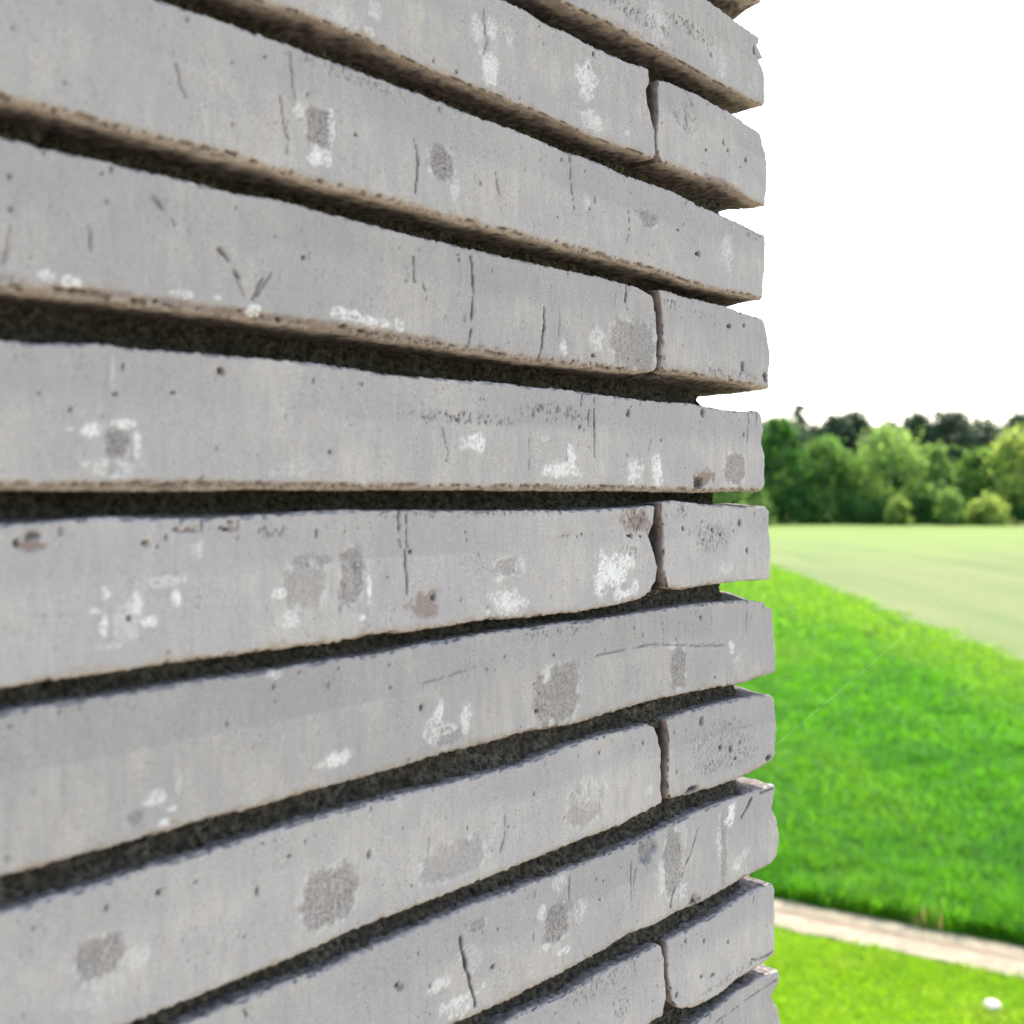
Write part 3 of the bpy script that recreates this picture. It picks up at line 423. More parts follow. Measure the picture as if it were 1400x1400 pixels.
def brick_mesh(name, S, T, W, outline, row, seed, r0=0.0007, detail=True, r_bottom=None, joint=None):
    """S,T,W: grid positions along the length (wall x), up (0..height) and into the wall.
    outline: dict of functions top(u), bot(u), left(v), right(v) in wall metres."""
    uL, uR = S[0], S[-1]
    Hn = T[-1]
    D = W[-1]
    grids = []

    def grid(a, b, fn, flip):
        A, B = np.meshgrid(a, b, indexing='ij')
        Q = fn(A.ravel(), B.ravel())
        na, nb = len(a), len(b)
        idx = np.arange(na * nb).reshape(na, nb)
        F = np.stack([idx[:-1, :-1], idx[1:, :-1], idx[1:, 1:], idx[:-1, 1:]], -1).reshape(-1, 4)
        if flip:
            F = F[:, ::-1]
        grids.append((Q, F))

    full = lambda x, v: np.full_like(x, v)
    Sb, Tb = S[::8], T[::6]
    if Sb[-1] != S[-1]:
        Sb = np.append(Sb, S[-1])
    if Tb[-1] != T[-1]:
        Tb = np.append(Tb, T[-1])
    grid(S, T, lambda a, b: np.stack([a, full(a, 0), b], 1), False)
    grid(Sb, Tb, lambda a, b: np.stack([a, full(a, D), b], 1), True)
    grid(S, W, lambda a, b: np.stack([a, b, full(a, 0)], 1), True)
    grid(S, W, lambda a, b: np.stack([a, b, full(a, Hn)], 1), False)
    grid(T, W, lambda a, b: np.stack([full(a, uL), b, a], 1), False)
    grid(T, W, lambda a, b: np.stack([full(a, uR), b, a], 1), True)
    Q = np.concatenate([g[0] for g in grids])
    o = 0
    Fs = []
    for g in grids:
        Fs.append(g[1] + o)
        o += len(g[0])
    F = np.concatenate(Fs)
    key = np.round(Q * 1e6).astype(np.int64)
    key = ((key[:, 0] + 2000000) << 36) | (key[:, 1] << 16) | key[:, 2]
    _, first, inv = np.unique(key, return_index=True, return_inverse=True)
    Q = Q[first]
    F = inv[F]

    lo = np.array([uL, 0, 0])
    hi = np.array([uR, D, Hn])
    so = np.array([seed * 3.7, seed * 1.3, seed * 7.1])
    r = r0 * (0.75 + 0.9 * np.clip(0.5 + 0.8 * perlin(Q * 55 + so), 0, 1))
    if r_bottom:
        r = r * (1 + (r_bottom / r0 - 1) * smooth(Hn * 0.5, Hn * 0.2, Q[:, 2]))
    inner = np.clip(Q, lo + r[:, None], hi - r[:, None])
    dvec = Q - inner
    nrm = dvec / np.maximum(np.linalg.norm(dvec, axis=1), 1e-9)[:, None]
    P = inner + nrm * r[:, None]
    edge = 1 - np.abs(nrm).max(1)
    front = np.clip(-nrm[:, 1], 0, 1)
    updown = np.abs(nrm[:, 2])
    t = np.clip(P[:, 2] / Hn, 0, 1)
    u0 = P[:, 0].copy()

    # fit to the outline; fine edge irregularity fades with depth
    k = smooth(0.004, 0.024, P[:, 1])
    top = outline['top'](u0)
    bot = outline['bot'](u0)
    topm, botm = outline['mean_top'], outline['mean_bot']
    wob = 0.0006 * fbm(np.stack([u0 * 45, P[:, 1] * 45, t * 0.2], 1) + so, 2)
    top = top * (1 - k) + (topm + wob) * k
    bot = bot * (1 - k) + (botm - wob) * k
    if detail:
        jag = np.stack([u0 * 520, np.full_like(u0, 2.0 * seed), np.zeros_like(u0)], 1)
        top = top + (0.00034 * fbm(jag, 3) - 0.0006 * smooth(0.35, 0.8, perlin(jag * 0.45 + 9))) * (1 - 0.6 * k)
        bot = bot + (0.00028 * fbm(jag + 50, 3) + 0.0005 * smooth(0.35, 0.8, perlin(jag * 0.4 + 70))) * (1 - 0.6 * k)
    z = bot + (top - bot) * t
    ke = smooth(0.006, 0.03, P[:, 1])
    eR = outline['right'](z) - uR
    eL = outline['left'](z) - uL
    eR = eR * (1 - 0.65 * ke)
    eL = eL * (1 - 0.65 * ke)
    x = u0 + eR * smooth(uR - 0.016, uR - 0.001, u0) + eL * smooth(uL + 0.016, uL + 0.001, u0)
    if detail:
        je = np.stack([z * 300, np.full_like(z, 5.0 * seed), np.zeros_like(z)], 1)
        x = x + 0.0004 * fbm(je, 3) * (smooth(uR - 0.006, uR, u0) - smooth(uL + 0.006, uL, u0))
    y = P[:, 1].copy()
    G = np.stack([x, y, z], 1)

    n = len(G)
    disp = np.zeros(n)
    wear_shade = np.zeros((n, 3))
    tone = np.zeros((n, 3))
    Gs = G + so * 0.1
    disp += 0.0004 * fbm(Gs * 28, 2)
    tone[:, 0] = np.clip(smooth(0.13 if row == 'e' else 0.07, 0.015, t + 0.05 * fbm(Gs * 120, 2)) * 0.7 + smooth(0.3, 0.9, -nrm[:, 2]), 0, 1)
    tone[:, 2] = np.clip(smooth(0.55, 0.95, nrm[:, 0] * (1 if joint == 'right' else -1)) * (0.75 + 0.4 * perlin(Gs * 300)), 0, 1) if joint else 0
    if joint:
        wear_shade[:, 2] = np.maximum(wear_shade[:, 2], 0.85 * smooth(0.1, 0.7, tone[:, 2]) * smooth(0.001, 0.006, P[:, 1]))  # shade inside the narrow upright joint, painted on the brick end with depth
    if detail:
        fine = fbm(Gs * np.array([330, 330, 200]), 3)
        disp += 0.00022 * fine
        strk = perlin(Gs * np.array([1250, 1250, 130]))
        disp += 0.00009 * strk * front
        disp += (0.00035 * fbm(Gs * 420, 3)) * smooth(0.2, 0.9, updown)
        # mortar and dirt on the top bed, plus painted shade behind the front edge
        wear_shade[:, 2] = np.maximum(wear_shade[:, 2], 0.72 * smooth(0.5, 0.9, nrm[:, 2]) * smooth(0.0004, 0.0026, y + 0.0016 * fbm(Gs * 260, 2)) * np.clip(0.75 + 0.5 * perlin(Gs * 380), 0, 1))
        wear_shade[:, 2] = np.maximum(wear_shade[:, 2], 0.93 * smooth(0.5, 0.9, -nrm[:, 2]) * smooth(0.002, 0.0105, y + 0.005 * fbm(Gs * 150, 2)) * np.clip(0.8 + 0.4 * perlin(Gs * 300), 0, 1))  # shade of the underside painted in, darker towards the joint
        # broken arrises
        chip = smooth(0.12, 0.38, fbm(Gs * 240, 3) + 0.25 * perlin(Gs * 34)) * smooth(0.03, 0.2, edge)
        disp -= (0.0017 + 0.0010 * (t < 0.5)) * chip
        wear_shade[:, 2] = np.maximum(wear_shade[:, 2], 0.75 * smooth(0.35, 0.6, perlin(Gs * 640)) * smooth(0.0, 0.16, edge) * (nrm[:, 1] < -0.2))
        # upper part of the face is a hair lower and rougher than the lower part
        rnd = random.Random(seed * 13 + 5)
        tb = 0.60 + rnd.uniform(-0.04, 0.04)
        sharp = smooth(-0.2, 0.5, perlin(Gs * np.array([9, 1, 1]) + 77))
        band = smooth(tb - 0.10 + 0.09 * sharp, tb + 0.16 - 0.14 * sharp, t + 0.03 * perlin(Gs * np.array([24, 24, 24]))) * front
        vis = smooth(-0.5, 0.5, perlin(Gs * np.array([14, 1, 1]) + 31))
        disp -= 0.00032 * band * (0.35 + 0.65 * vis)
        tone[:, 1] = band * (0.25 + 0.75 * vis)
        # scattered pits, most of them drawn out vertically
        fm = front > 0.9
        fi = np.nonzero(fm)[0]
        gu, gv = x[fi], z[fi]
        vis0 = max(uL, -0.40)
        npit = int((uR - vis0) * 100)
        for _ in range(npit):
            cu = rnd.uniform(vis0, uR - 0.003)
            cv = rnd.uniform(outline['mean_bot'] + .002, outline['mean_top'] - .001)
            if rnd.random() < 0.45:
                cv = outline['mean_top'] - abs(rnd.gauss(0, .007)) - .001
            ru = rnd.choice([.0002, .00025, .0003, .0005])
            rv = ru * rnd.choice([1, 1.2, 1.8, 3])
            d = ((gu - cu) / max(ru, .00036)) ** 2 + ((gv - cv) / max(rv, .00036)) ** 2
            mk = smooth(1.7, 0.3, d)
            st = rnd.uniform(0.25, 0.95)
            disp[fi] -= 0.0007 * mk
            wear_shade[fi, 2] = np.maximum(wear_shade[fi, 2], mk * st)
        # the marks seen on this very brick
        ff = np.nonzero(front > 0.25)[0]
        gu, gv = x[ff], z[ff]
        GG = Gs[ff]
        wn1 = fbm(GG * 210, 3)
        wn2 = perlin(GG * 850)
        wn3 = fbm(GG * np.array([1150, 1150, 480]), 2)
        for typ, cu, cv, ru, rv, st in MARKS.get(row, ()):
            if cu < uL - ru or cu > uR + ru:
                continue
            if typ == 'D' and ru < .004:
                ru, rv, st = ru * .72, rv * .8, st * .95
            ru, rv = max(ru, .0004), max(rv, .0004)
            d = np.hypot((gu - cu) / ru, (gv - cv) / rv)
            if d.min() > 1.6:
                continue
            dn = d + 0.62 * wn1
            if typ == 'W':
                mk = smooth(1.0, 0.86, dn) * (0.22 + 0.78 * smooth(-0.22, 0.04, wn2 + 0.6 * wn1 + 0.5 * (st - .5)))
                wear_shade[ff, 0] = np.maximum(wear_shade[ff, 0], np.maximum(mk, 0.22 * smooth(1.3, 0.75, dn)) * st)
                disp[ff] += 0.00025 * mk * (st + 0.6 * wn2)
            elif typ == 'G':
                q4 = (np.abs((gu - cu) / ru) ** 3 + np.abs((gv - cv) / rv) ** 3) ** (1 / 3) + 0.22 * wn1
                mk = smooth(1.08, 0.74, q4)
                rim = smooth(0.82, 0.97, q4) * smooth(1.16, 1.0, q4) * smooth(0.0, 0.5, wn2 + wn1)
                wear_shade[ff, 1] = np.maximum(wear_shade[ff, 1], np.clip(mk * st * 1.2 * (0.85 + 0.55 * wn3), 0, 1))
                wear_shade[ff, 0] = np.maximum(wear_shade[ff, 0], rim * 0.4)
                disp[ff] += -0.00018 * mk + 0.00016 * mk * wn3
            elif typ == 'D':
                mk = smooth(1.1, 0.7, d + 0.45 * wn2 + 0.2 * wn1)
                wear_shade[ff, 2] = np.maximum(wear_shade[ff, 2], mk * st)
                disp[ff] -= min(0.0022, 0.9 * ru + .0004) * mk
            elif typ == 'S':
                env = smooth(1.1, 0.5, d)
                sp = smooth(0.22, 0.5, wn3) * env
                wear_shade[ff, 2] = np.maximum(wear_shade[ff, 2], 0.85 * sp * st)
                disp[ff] -= 0.0005 * sp
            elif typ == 'R':
                mk = smooth(1.1, 0.6, dn)
                tone[ff, 2] = np.maximum(tone[ff, 2], mk * st * 0.8)
                disp[ff] -= 0.0005 * mk * (1 + wn3)
            elif typ == 'K':
                mk = smooth(1.1, 0.7, dn)
                wear_shade[ff, 2] = np.maximum(wear_shade[ff, 2], mk * 0.35 * smooth(-.1, .3, wn2))
                disp[ff] -= (0.0022 + 0.0008 * wn3) * mk
        for wd, st, pts in CRACKS.get(row, ()):
            us = [p[0] for p in pts]
            if max(us) < uL or min(us) > uR:
                continue
            d = seg_dist(gu + 0.0005 * wn1, gv, pts)
            wd = max(wd, .00028) * (0.55 + 0.9 * np.clip(0.5 + 0.9 * perlin(GG * 160 + 3), 0, 1))
            mk = smooth(wd * 1.7, wd * 0.45, d) * smooth(-0.75, -0.2, perlin(GG * 230 + 40))
            wear_shade[ff, 2] = np.maximum(wear_shade[ff, 2], mk * st)
            disp[ff] -= 0.0009 * mk * st
    G = G + nrm * disp[:, None]
    return G, F, wear_shade, tone


def fn_of(points, default, axis=0):
    """interpolate an edge given as points (u, v); axis 0: v of u, axis 1: u of v"""
    if not points:
        return lambda q: np.full_like(q, default)
    a = sorted((p[axis], p[1 - axis]) for p in points)
    X = np.array([p[0] for p in a])
    Y = np.array([p[1] for p in a])
    if axis == 0:                           # take hand tremor out of the long edges
        return lambda q: sum(np.interp(q + d, X, Y) for d in (-.006, -.003, 0, .003, .006)) / 5
    return lambda q: np.interp(q, X, Y)


def place_brick(G, F, wear_shade, tone, name='brick'):
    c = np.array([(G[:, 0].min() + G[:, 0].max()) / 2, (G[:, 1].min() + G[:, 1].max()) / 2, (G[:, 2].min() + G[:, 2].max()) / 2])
    me = make_mesh(name, G - c, [F], True, dict(wear_shade=wear_shade, tone=tone))
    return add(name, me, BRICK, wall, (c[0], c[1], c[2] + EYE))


seed = 1
for row in ROWS:
    bt, bb = MEAN_TOP[row], MEAN_BOT[row]
    lean = -0.0045 + (0.26 - bb) * 0.030    # the corner is a little out of plumb
    specs = OUTLINE[row]
    full_row = row in 'bdfhjl'              # a stretcher runs through to the corner in these courses
    jobs = []
    if full_row:
        jobs.append(('stretcher', specs[0], lean - 0.528, lean))
    elif row == 'a':
        jobs.append(('stretcher', {}, lean - 0.635, lean - 0.107))
        jobs.append(('header', specs[0], lean - 0.097, lean))
    else:
        jobs.append(('stretcher', specs[0], None, lean - 0.104))
        jobs.append(('header', specs[1], lean - 0.097, lean))
    for kind, sp, uL, uR in jobs:
        if sp.get('right'):
            uR = float(np.mean([p[0] for p in sp['right']]))
        if sp.get('left'):
            uL = float(np.mean([p[0] for p in sp['left']]))
        if uL is None:
            uL = uR - 0.528
        S = steps(uL, uR, 0.00068, 0.012, max(uL, -0.408), uR + 1)
        T = np.linspace(0, bt - bb, 58)
        dep = 0.528 if kind == 'header' else DEPTH
        W = steps(0, dep, 0.0009, 0.009, 0, 0.028)
        ol = dict(top=fn_of(sp.get('top'), bt), bot=fn_of(sp.get('bot'), bb),
                  left=fn_of(sp.get('left'), uL, 1), right=fn_of(sp.get('right'), uR, 1),
                  mean_top=bt, mean_bot=bb)
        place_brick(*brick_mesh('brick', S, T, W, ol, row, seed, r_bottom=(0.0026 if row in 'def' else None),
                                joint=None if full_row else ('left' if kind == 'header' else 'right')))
        seed += 1

# plainer bricks of the same bond: further along, round the corner, above and just below the picture
def plain(L, D, s):
    S = steps(0, L, 0.006, 0.006, 0, L)
    T = np.linspace(0, 0.0395, 9)
    W = steps(0, D, 0.007, 0.007, 0, D)
    ol = dict(top=lambda q: np.full_like(q, .0395), bot=lambda q: np.zeros_like(q), left=lambda q: np.zeros_like(q),
              right=lambda q: np.full_like(q, L), mean_top=.0395, mean_bot=0.0)
    G, F, we, to = brick_mesh('brick', S, T, W, ol, 'none', s, detail=False)
    return make_mesh('brick', G, [F], True, dict(wear_shade=we, tone=to))


M_LONG = [plain(0.528, DEPTH, 40 + i) for i in range(3)]        # lies along the face
M_SIDE = [plain(DEPTH, 0.528, 50 + i) for i in range(3)]        # lies along the return


def plain_brick(me, x, y, z):
    return add('brick', me, BRICK, wall, (x, y, z + EYE))


upper = [(.2955 + .0495 * i, i % 2 == 0) for i in range(8)]     # (bottom, stretcher through)
lower = [(-.345 - .0495 * i, i % 2 == 1) for i in range(6)]
for q, (b, thru) in enumerate(upper + lower):
    lean = -0.0045 + (0.26 - b) * 0.030
    if thru:
        plain_brick(M_LONG[q % 3], lean - 0.528, 0, b)
        plain_brick(M_LONG[(q + 1) % 3], lean - 1.066, 0, b)
        plain_brick(M_SIDE[q % 3], lean - DEPTH, DEPTH + .01, b)
    else:
        plain_brick(M_LONG[q % 3], lean - 0.635, 0, b)
        plain_brick(M_SIDE[q % 3], lean - DEPTH + .006, 0, b)
        plain_brick(M_SIDE[(q + 1) % 3], lean - DEPTH, .538, b)
for q, row in enumerate(ROWS):
    b = MEAN_BOT[row]
    lean = -0.0045 + (0.26 - b) * 0.030
    if row in 'bdfhjl':
        plain_brick(M_LONG[q % 3], lean - 1.066, 0, b)
        plain_brick(M_SIDE[q % 3], lean - DEPTH, DEPTH + .01, b)
    else:
        plain_brick(M_LONG[q % 3], lean - 1.173, 0, b)
        plain_brick(M_SIDE[q % 3], lean - DEPTH, .538, b)


# mortar: one raked bed between each two courses, rough on its faces
def mortar_bed(zlo, zhi, rake, side_rake, lean, s, fine):
    x0, x1 = -1.0, lean - side_rake
    step = 0.0009 if fine else 0.01
    S = steps(x0, x1, step, 0.02, max(x0, -0.41), x1 + 1) if fine else steps(x0, x1, .03, .03, x0, x1)
    Y = steps(rake, 0.9, 0.004, 0.03, rake, rake + 0.09) if fine else steps(rake, 0.9, .04, .04, 0, 1)
    nz = 18 if fine else 3
    Z = np.linspace(zlo, zhi, nz)
    V, F = [], []
    o = 0
    # front sheet, return sheet and the inner back sheets
    for kind in ('front', 'return', 'back', 'inside'):
        if kind == 'front':
            A, B = np.meshgrid(S, Z, indexing='ij')
            P = np.stack([A.ravel(), np.full(A.size, rake), B.ravel()], 1)
            nm, flip = (0, -1, 0), False
        elif kind == 'return':
            A, B = np.meshgrid(Y, Z, indexing='ij')
            P = np.stack([np.full(A.size, x1), A.ravel(), B.ravel()], 1)
            nm, flip = (1, 0, 0), False
        elif kind == 'back':
            A, B = np.meshgrid(np.array([x0, lean - DEPTH + .015]), Z, indexing='ij')
            P = np.stack([A.ravel(), np.full(A.size, DEPTH - .015), B.ravel()], 1)
            nm, flip = (0, 1, 0), True
        else:
            A, B = np.meshgrid(np.array([DEPTH - .015, .9]), Z, indexing='ij')
            P = np.stack([np.full(A.size, lean - DEPTH + .015), A.ravel(), B.ravel()], 1)
            nm, flip = (-1, 0, 0), True
        if fine and kind in ('front', 'return'):
            d = 0.0022 * fbm(P * 130 + s * 3.1, 3) + 0.0017 * fbm(P * 480 + s, 3)
            fr = P[:, 0] - x1 if kind == 'front' else rake - P[:, 1]
            # slumps back towards its lower edge, crumbly at the corner
            d += 0.003 * smooth(zlo + .009, zlo + .001, P[:, 2]) - 0.0015 * smooth(-0.004, 0, fr)
            P = P + np.array(nm) * d[:, None]
        na, nb = A.shape
        idx = np.arange(na * nb).reshape(na, nb) + o
        f = np.stack([idx[:-1, :-1], idx[1:, :-1], idx[1:, 1:], idx[:-1, 1:]], -1).reshape(-1, 4)
        F.append(f[:, ::-1] if flip else f)
        V.append(P)
        o += len(P)
    V = np.concatenate(V)
    c = np.array([0, 0, zlo])
    return add('mortar_bed', make_mesh('mortar_bed', V - c, F), MORTAR, wall, (0, 0, zlo + EYE))


RAKE = dict(b=(.019, .017), c=(.019, .016), d=(.018, .016), e=(.019, .029), f=(.0225, .032), g=(.0190, .026), h=(.0105, .034),
            i=(.0085, .025), j=(.0080, .0255), k=(.0085, .024), l=(.0085, .024))
beds = []
for hi_row, lo_row in zip(ROWS[:-1], ROWS[1:]):
    lean = -0.0045 + (0.26 - MEAN_BOT[hi_row]) * 0.030
    mortar_bed(MEAN_TOP[lo_row] - .003, MEAN_BOT[hi_row] + .003, *RAKE[lo_row], lean, ord(hi_row), True)
edges = [(.2955 - .0035 + .0495 * i) for i in range(8)]
for b in edges:
    mortar_bed(b - .0115, b + .006, .014, .02, -0.0055, 3, False)
for i in range(6):
    b = -.2975 - .0495 * i
    mortar_bed(b - .011, b + .004, .014, .02, 0.0125, 5, False)


# mortar in the upright joints
def mortar_plug(x0, x1, z0, z1, rake, s):
    A, B = np.meshgrid(np.linspace(x0, x1, 16), np.linspace(z0, z1, 50), indexing='ij')
    P = np.stack([A.ravel(), np.full(A.size, rake), B.ravel()], 1)
    low = smooth(z0 + .008, z0 + .001, P[:, 2])
    P[:, 1] += 0.003 * fbm(P * 170 + s, 3) + 0.0008 * fbm(P * 700 + s, 2) - (rake - .004) * low * 0.9
    idx = np.arange(A.size).reshape(A.shape)
    f = np.stack([idx[:-1, :-1], idx[1:, :-1], idx[1:, 1:], idx[:-1, 1:]], -1).reshape(-1, 4)
    c = np.array([x0, 0, z0])
    add('mortar_plug', make_mesh('mortar_plug', P - c, [f]), MORTAR, wall, (x0, 0, z0 + EYE))


for row, xa in (('a', -.111), ('c', -.112), ('e', -.1085), ('g', -.1085), ('i', -.107), ('k', -.105)):
    mortar_plug(xa, xa + .022, MEAN_BOT[row] + .0005, MEAN_TOP[row] - .0005, .026, ord(row))

# the courses below, down to the ground: real bricks, joined, wholly out of the picture
def box_geo(x0, x1, y0, y1, z0, z1):
    v = np.array([(x, y, z) for z in (z0, z1) for y in (y0, y1) for x in (x0, x1)], float)
    f = np.array([(0, 2, 3, 1), (4, 5, 7, 6), (0, 1, 5, 4), (2, 6, 7, 3), (0, 4, 6, 2), (1, 3, 7, 5)])
    return v, f


V, F, o = [], [], 0
b, q = -.345 - .0495 * 6, 0
while b + EYE > 0.0:
    lean = 0.0142
    z0, z1 = b + EYE, b + EYE + .0395
    parts = [(lean - .528, lean, 0, DEPTH), (lean - 1.066, lean - .538, 0, DEPTH), (lean - DEPTH, lean, .118, .646)] if q % 2 else \
            [(lean - DEPTH, lean, 0, .528), (lean - .646, lean - .118, 0, DEPTH), (lean - DEPTH, lean, .538, 1.066)]
    parts = [(p[0], p[1], p[2], p[3], max(z0, 0), z1) for p in parts]
    parts.append((lean - 1.0, lean - .02, .02, DEPTH - .02, max(z0 - .012, 0), z0 + .002))
    parts.append((lean - DEPTH + .02, lean - .021, DEPTH - .021, .9, max(z0 - .012, 0), z0 + .002))
    for p in parts:
        v, f = box_geo(*p)
        V.append(v)
        F.append(f + o)
        o += 8
    b -= .0495
    q += 1
me = make_mesh('lower_brickwork', np.concatenate(V), F, False,
               dict(wear_shade=np.zeros((o, 3)), tone=np.zeros((o, 3))))
tag(add('lower_brickwork', me, BRICK, wall), kind='stuff')

# ------------------------------------------------------------------ materials of the land
def leaf_material(name, a, b, trans=0.45, scale=0.5, rough=0.6, c=None, spread=(0.6, 1.5)):
    N = Nodes(name)
    g = N.n('NewGeometry')
    at = N.n('Attribute', _attribute_name='hue')
    sp = N.n('SeparateColor')
    N.put(sp.inputs[0], at.outputs['Color'])
    big = N.noise(g.outputs['Position'], scale, 3, 0.6)
    col = N.mix(N.ramp(big, 0.36, 0.64), a, b)
    if c:
        col = N.mix(sp.outputs[1], col, c)
    hs = N.n('HueSaturation', Value=N.ramp(sp.outputs[0], 0, 1, *spread), Color=col)
    d = N.n('BsdfPrincipled', Base_Color=hs.outputs[0], Roughness=rough)
    d.inputs['Specular IOR Level'].default_value = 0.25
    tr = N.mix(1.0, hs.outputs[0], (1.75, 1.6, 1.0), 'MULTIPLY')
    t = N.n('BsdfTranslucent', Color=tr)
    mx = N.n('MixShader', i0=trans, i1=d.outputs[0], i2=t.outputs[0])
    N.put(N.out.inputs[0], mx.outputs[0])
    return N.m


def ground_material(name, a, b, scale, bump=0.0, fine=8.0, third=None, stretch=(1, 1, 1), rot=0.0):
    N = Nodes(name)
    g = N.n('NewGeometry')
    p = N.mapping(g.outputs['Position'], stretch, (0, 0, rot))
    c = N.mix(N.ramp(N.noise(p, scale, 4, 0.6), 0.35, 0.65), a, b)
    f = N.noise(g.outputs['Position'], fine, 4, 0.7)
    if third:
        c = N.mix(N.ramp(f, 0.45, 0.68, 0, 0.8), c, third)
    return N.surface(c, 0.95, 0.1, f if bump else None, bump or 0.01, 1.0)


CROP = leaf_material('crop_leaf', (0.046, 0.185, 0.010), (0.076, 0.255, 0.008), 0.55, 0.7, 0.5, (0.122, 0.262, 0.018), (0.8, 1.25))
LAWN = leaf_material('lawn_grass', (0.155, 0.315, 0.006), (0.20, 0.36, 0.008), 0.5, 0.9, 0.7, (0.25, 0.34, 0.05), (0.85, 1.2))
STRAW = leaf_material('dry_grass', (0.36, 0.33, 0.13), (0.28, 0.30, 0.10), 0.4, 2.0)
SOIL = ground_material('crop_soil', (0.045, 0.10, 0.012), (0.065, 0.13, 0.016), 0.8)
TURF = ground_material('turf', (0.095, 0.18, 0.010), (0.125, 0.21, 0.014), 1.2, 0.02, 30)
MEADOW = ground_material('meadow', (0.20, 0.27, 0.07), (0.24, 0.30, 0.09), 0.05, 0.0, 0.5)
def pale_field_material():
    """young pale crop: yellower towards its far end, with faint drill and wheel lines along the field"""
    N = Nodes('pale_young_crop')
    g = N.n('NewGeometry')
    xyz = N.n('SeparateXYZ')
    N.put(xyz.inputs[0], g.outputs['Position'])
    p = N.mapping(g.outputs['Position'], (1.0, 0.12, 1), (0, 0, 0.07))
    patch = N.noise(p, 0.28, 4, 0.65)
    fine = N.noise(g.outputs['Position'], 1.6, 4, 0.7)
    c = N.mix(N.ramp(patch, 0.36, 0.64), (0.096, 0.135, 0.040), (0.132, 0.153, 0.058))
    c = N.mix(N.ramp(fine, 0.45, 0.7, 0, 0.7), c, (0.142, 0.160, 0.070))
    along = N.math('ADD', xyz.outputs[0], N.math('MULTIPLY', xyz.outputs[1], -0.0705))
    tram = N.math('PINGPONG', N.math('ADD', along, 3.0), 4.5)
    c = N.mix(N.ramp(tram, 0.35, 0.0, 0.0, 0.45), c, (0.085, 0.125, 0.04))
    far = N.math('ADD', xyz.outputs[1], N.math('MULTIPLY', N.math('SUBTRACT', patch, 0.5), 60.0))
    c = N.mix(N.ramp(far, 58, 104, 0.0, 1.0), c, (0.138, 0.19, 0.048))
    return N.surface(c, 0.95, 0.1, fine, 0.06, 1.0)


PALE = pale_field_material()
DIRT = ground_material('pale_dirt', (0.255, 0.218, 0.150), (0.32, 0.28, 0.20), 3.0, 0.03, 14, (0.19, 0.155, 0.105))
RUT = ground_material('trodden_dirt', (0.175, 0.135, 0.095), (0.23, 0.185, 0.13), 5.0, 0.02, 22)
BOUNCE_GROUND = ground_material('pale_bounce_ground', (0.40, 0.36, 0.31), (0.46, 0.42, 0.36), 2.0, 0.004, 40)
BARK = ground_material('bark', (0.07, 0.055, 0.042), (0.11, 0.09, 0.07), 3.0, 0.03, 9)
STONE = ground_material('pale_stone', (0.55, 0.46, 0.39), (0.66, 0.58, 0.50), 18, 0.004, 60)
SILK = Nodes('silk').surface((0.5, 0.5, 0.48), 0.4, 0.4)


# ------------------------------------------------------------------ ground
def sheet(name, outline, z, mat, kind='structure'):
    me = bpy.data.meshes.new(name)
    me.from_pydata([(x, y, z) for x, y in outline], [], [tuple(range(len(outline)))])
    me.update()
    return tag(add(name, me, mat), kind=kind)


PD = np.array((0.872, -0.490))               # direction of the dirt path
PN = np.array((0.490, 0.872))                # across it, away from the building
PA = np.array((2.91, 11.27))                 # a point on its far edge


def path_pt(s, t):
    q = PA + PD * s + PN * t
    return (float(q[0]), float(q[1]))


sheet('ground', [(-2500, -600), (2500, -600), (2500, 4000), (-2500, 4000)], -0.012, MEADOW)
sheet('lawn', [path_pt(-45, -.716), path_pt(45, -.716), path_pt(45, -40), path_pt(-45, -40)], 0.0, TURF)
# the field edge runs straight away from the building
EDGE_X = lambda y: 13.2 + (y - 26.5) * 0.0705
crop_out = [path_pt(-45, 0), path_pt(10.6, 0), (EDGE_X(8), 8.0), (EDGE_X(28.9), 28.9), (EDGE_X(61), 61), (EDGE_X(138), 138), (-60, 138)]
sheet('crop_ground', crop_out, 0.0, SOIL)
sheet('pale_field', [(EDGE_X(8), 8.0), (120, 8.0), (190, 138), (EDGE_X(138), 138), (EDGE_X(61), 61), (EDGE_X(28.9), 28.9)], 0.0, PALE)
sheet('added_bounce_ground', [(-30, -40), (30, -40), (30, 2.2), (-30, 5.5)], 0.004, BOUNCE_GROUND)  # unseen pale ground, added to bounce warm light onto the shaded wall

# path: uneven strip with ragged edges and a rut
n = 260
ss = np.linspace(-22, 16, n)
e0 = 0.05 * fbm(np.stack([ss * 2.2, ss * 0, ss * 0 + 3], 1), 3)
e1 = -0.716 + 0.06 * fbm(np.stack([ss * 2.6, ss * 0, ss * 0 + 8], 1), 3)
rows_t = np.linspace(0, 1, 16)
V = []
for s_, a_, b_ in zip(ss, e0, e1):
    for q in rows_t:
        p = PA + PD * s_ + PN * (a_ + (b_ - a_) * q)
        h = 0.016 + 0.012 * math.sin(q * math.pi) - 0.022 * math.exp(-((q - 0.42) / 0.13) ** 2)
        V.append((p[0], p[1], h))
V = np.array(V)
V[:, 2] += 0.012 * fbm(V * 5, 3)
idx = np.arange(len(V)).reshape(n, 16)
f = np.stack([idx[:-1, :-1], idx[:-1, 1:], idx[1:, 1:], idx[1:, :-1]], -1).reshape(-1, 4)
me = make_mesh('dirt_path', V, [f])
me.materials.append(DIRT)
me.materials.append(RUT)
mi = np.tile((np.arange(15) >= 5) & (np.arange(15) <= 7), n - 1).astype(np.int32)
me.polygons.foreach_set('material_index', mi)
tag(add('dirt_path', me, None), kind='structure')


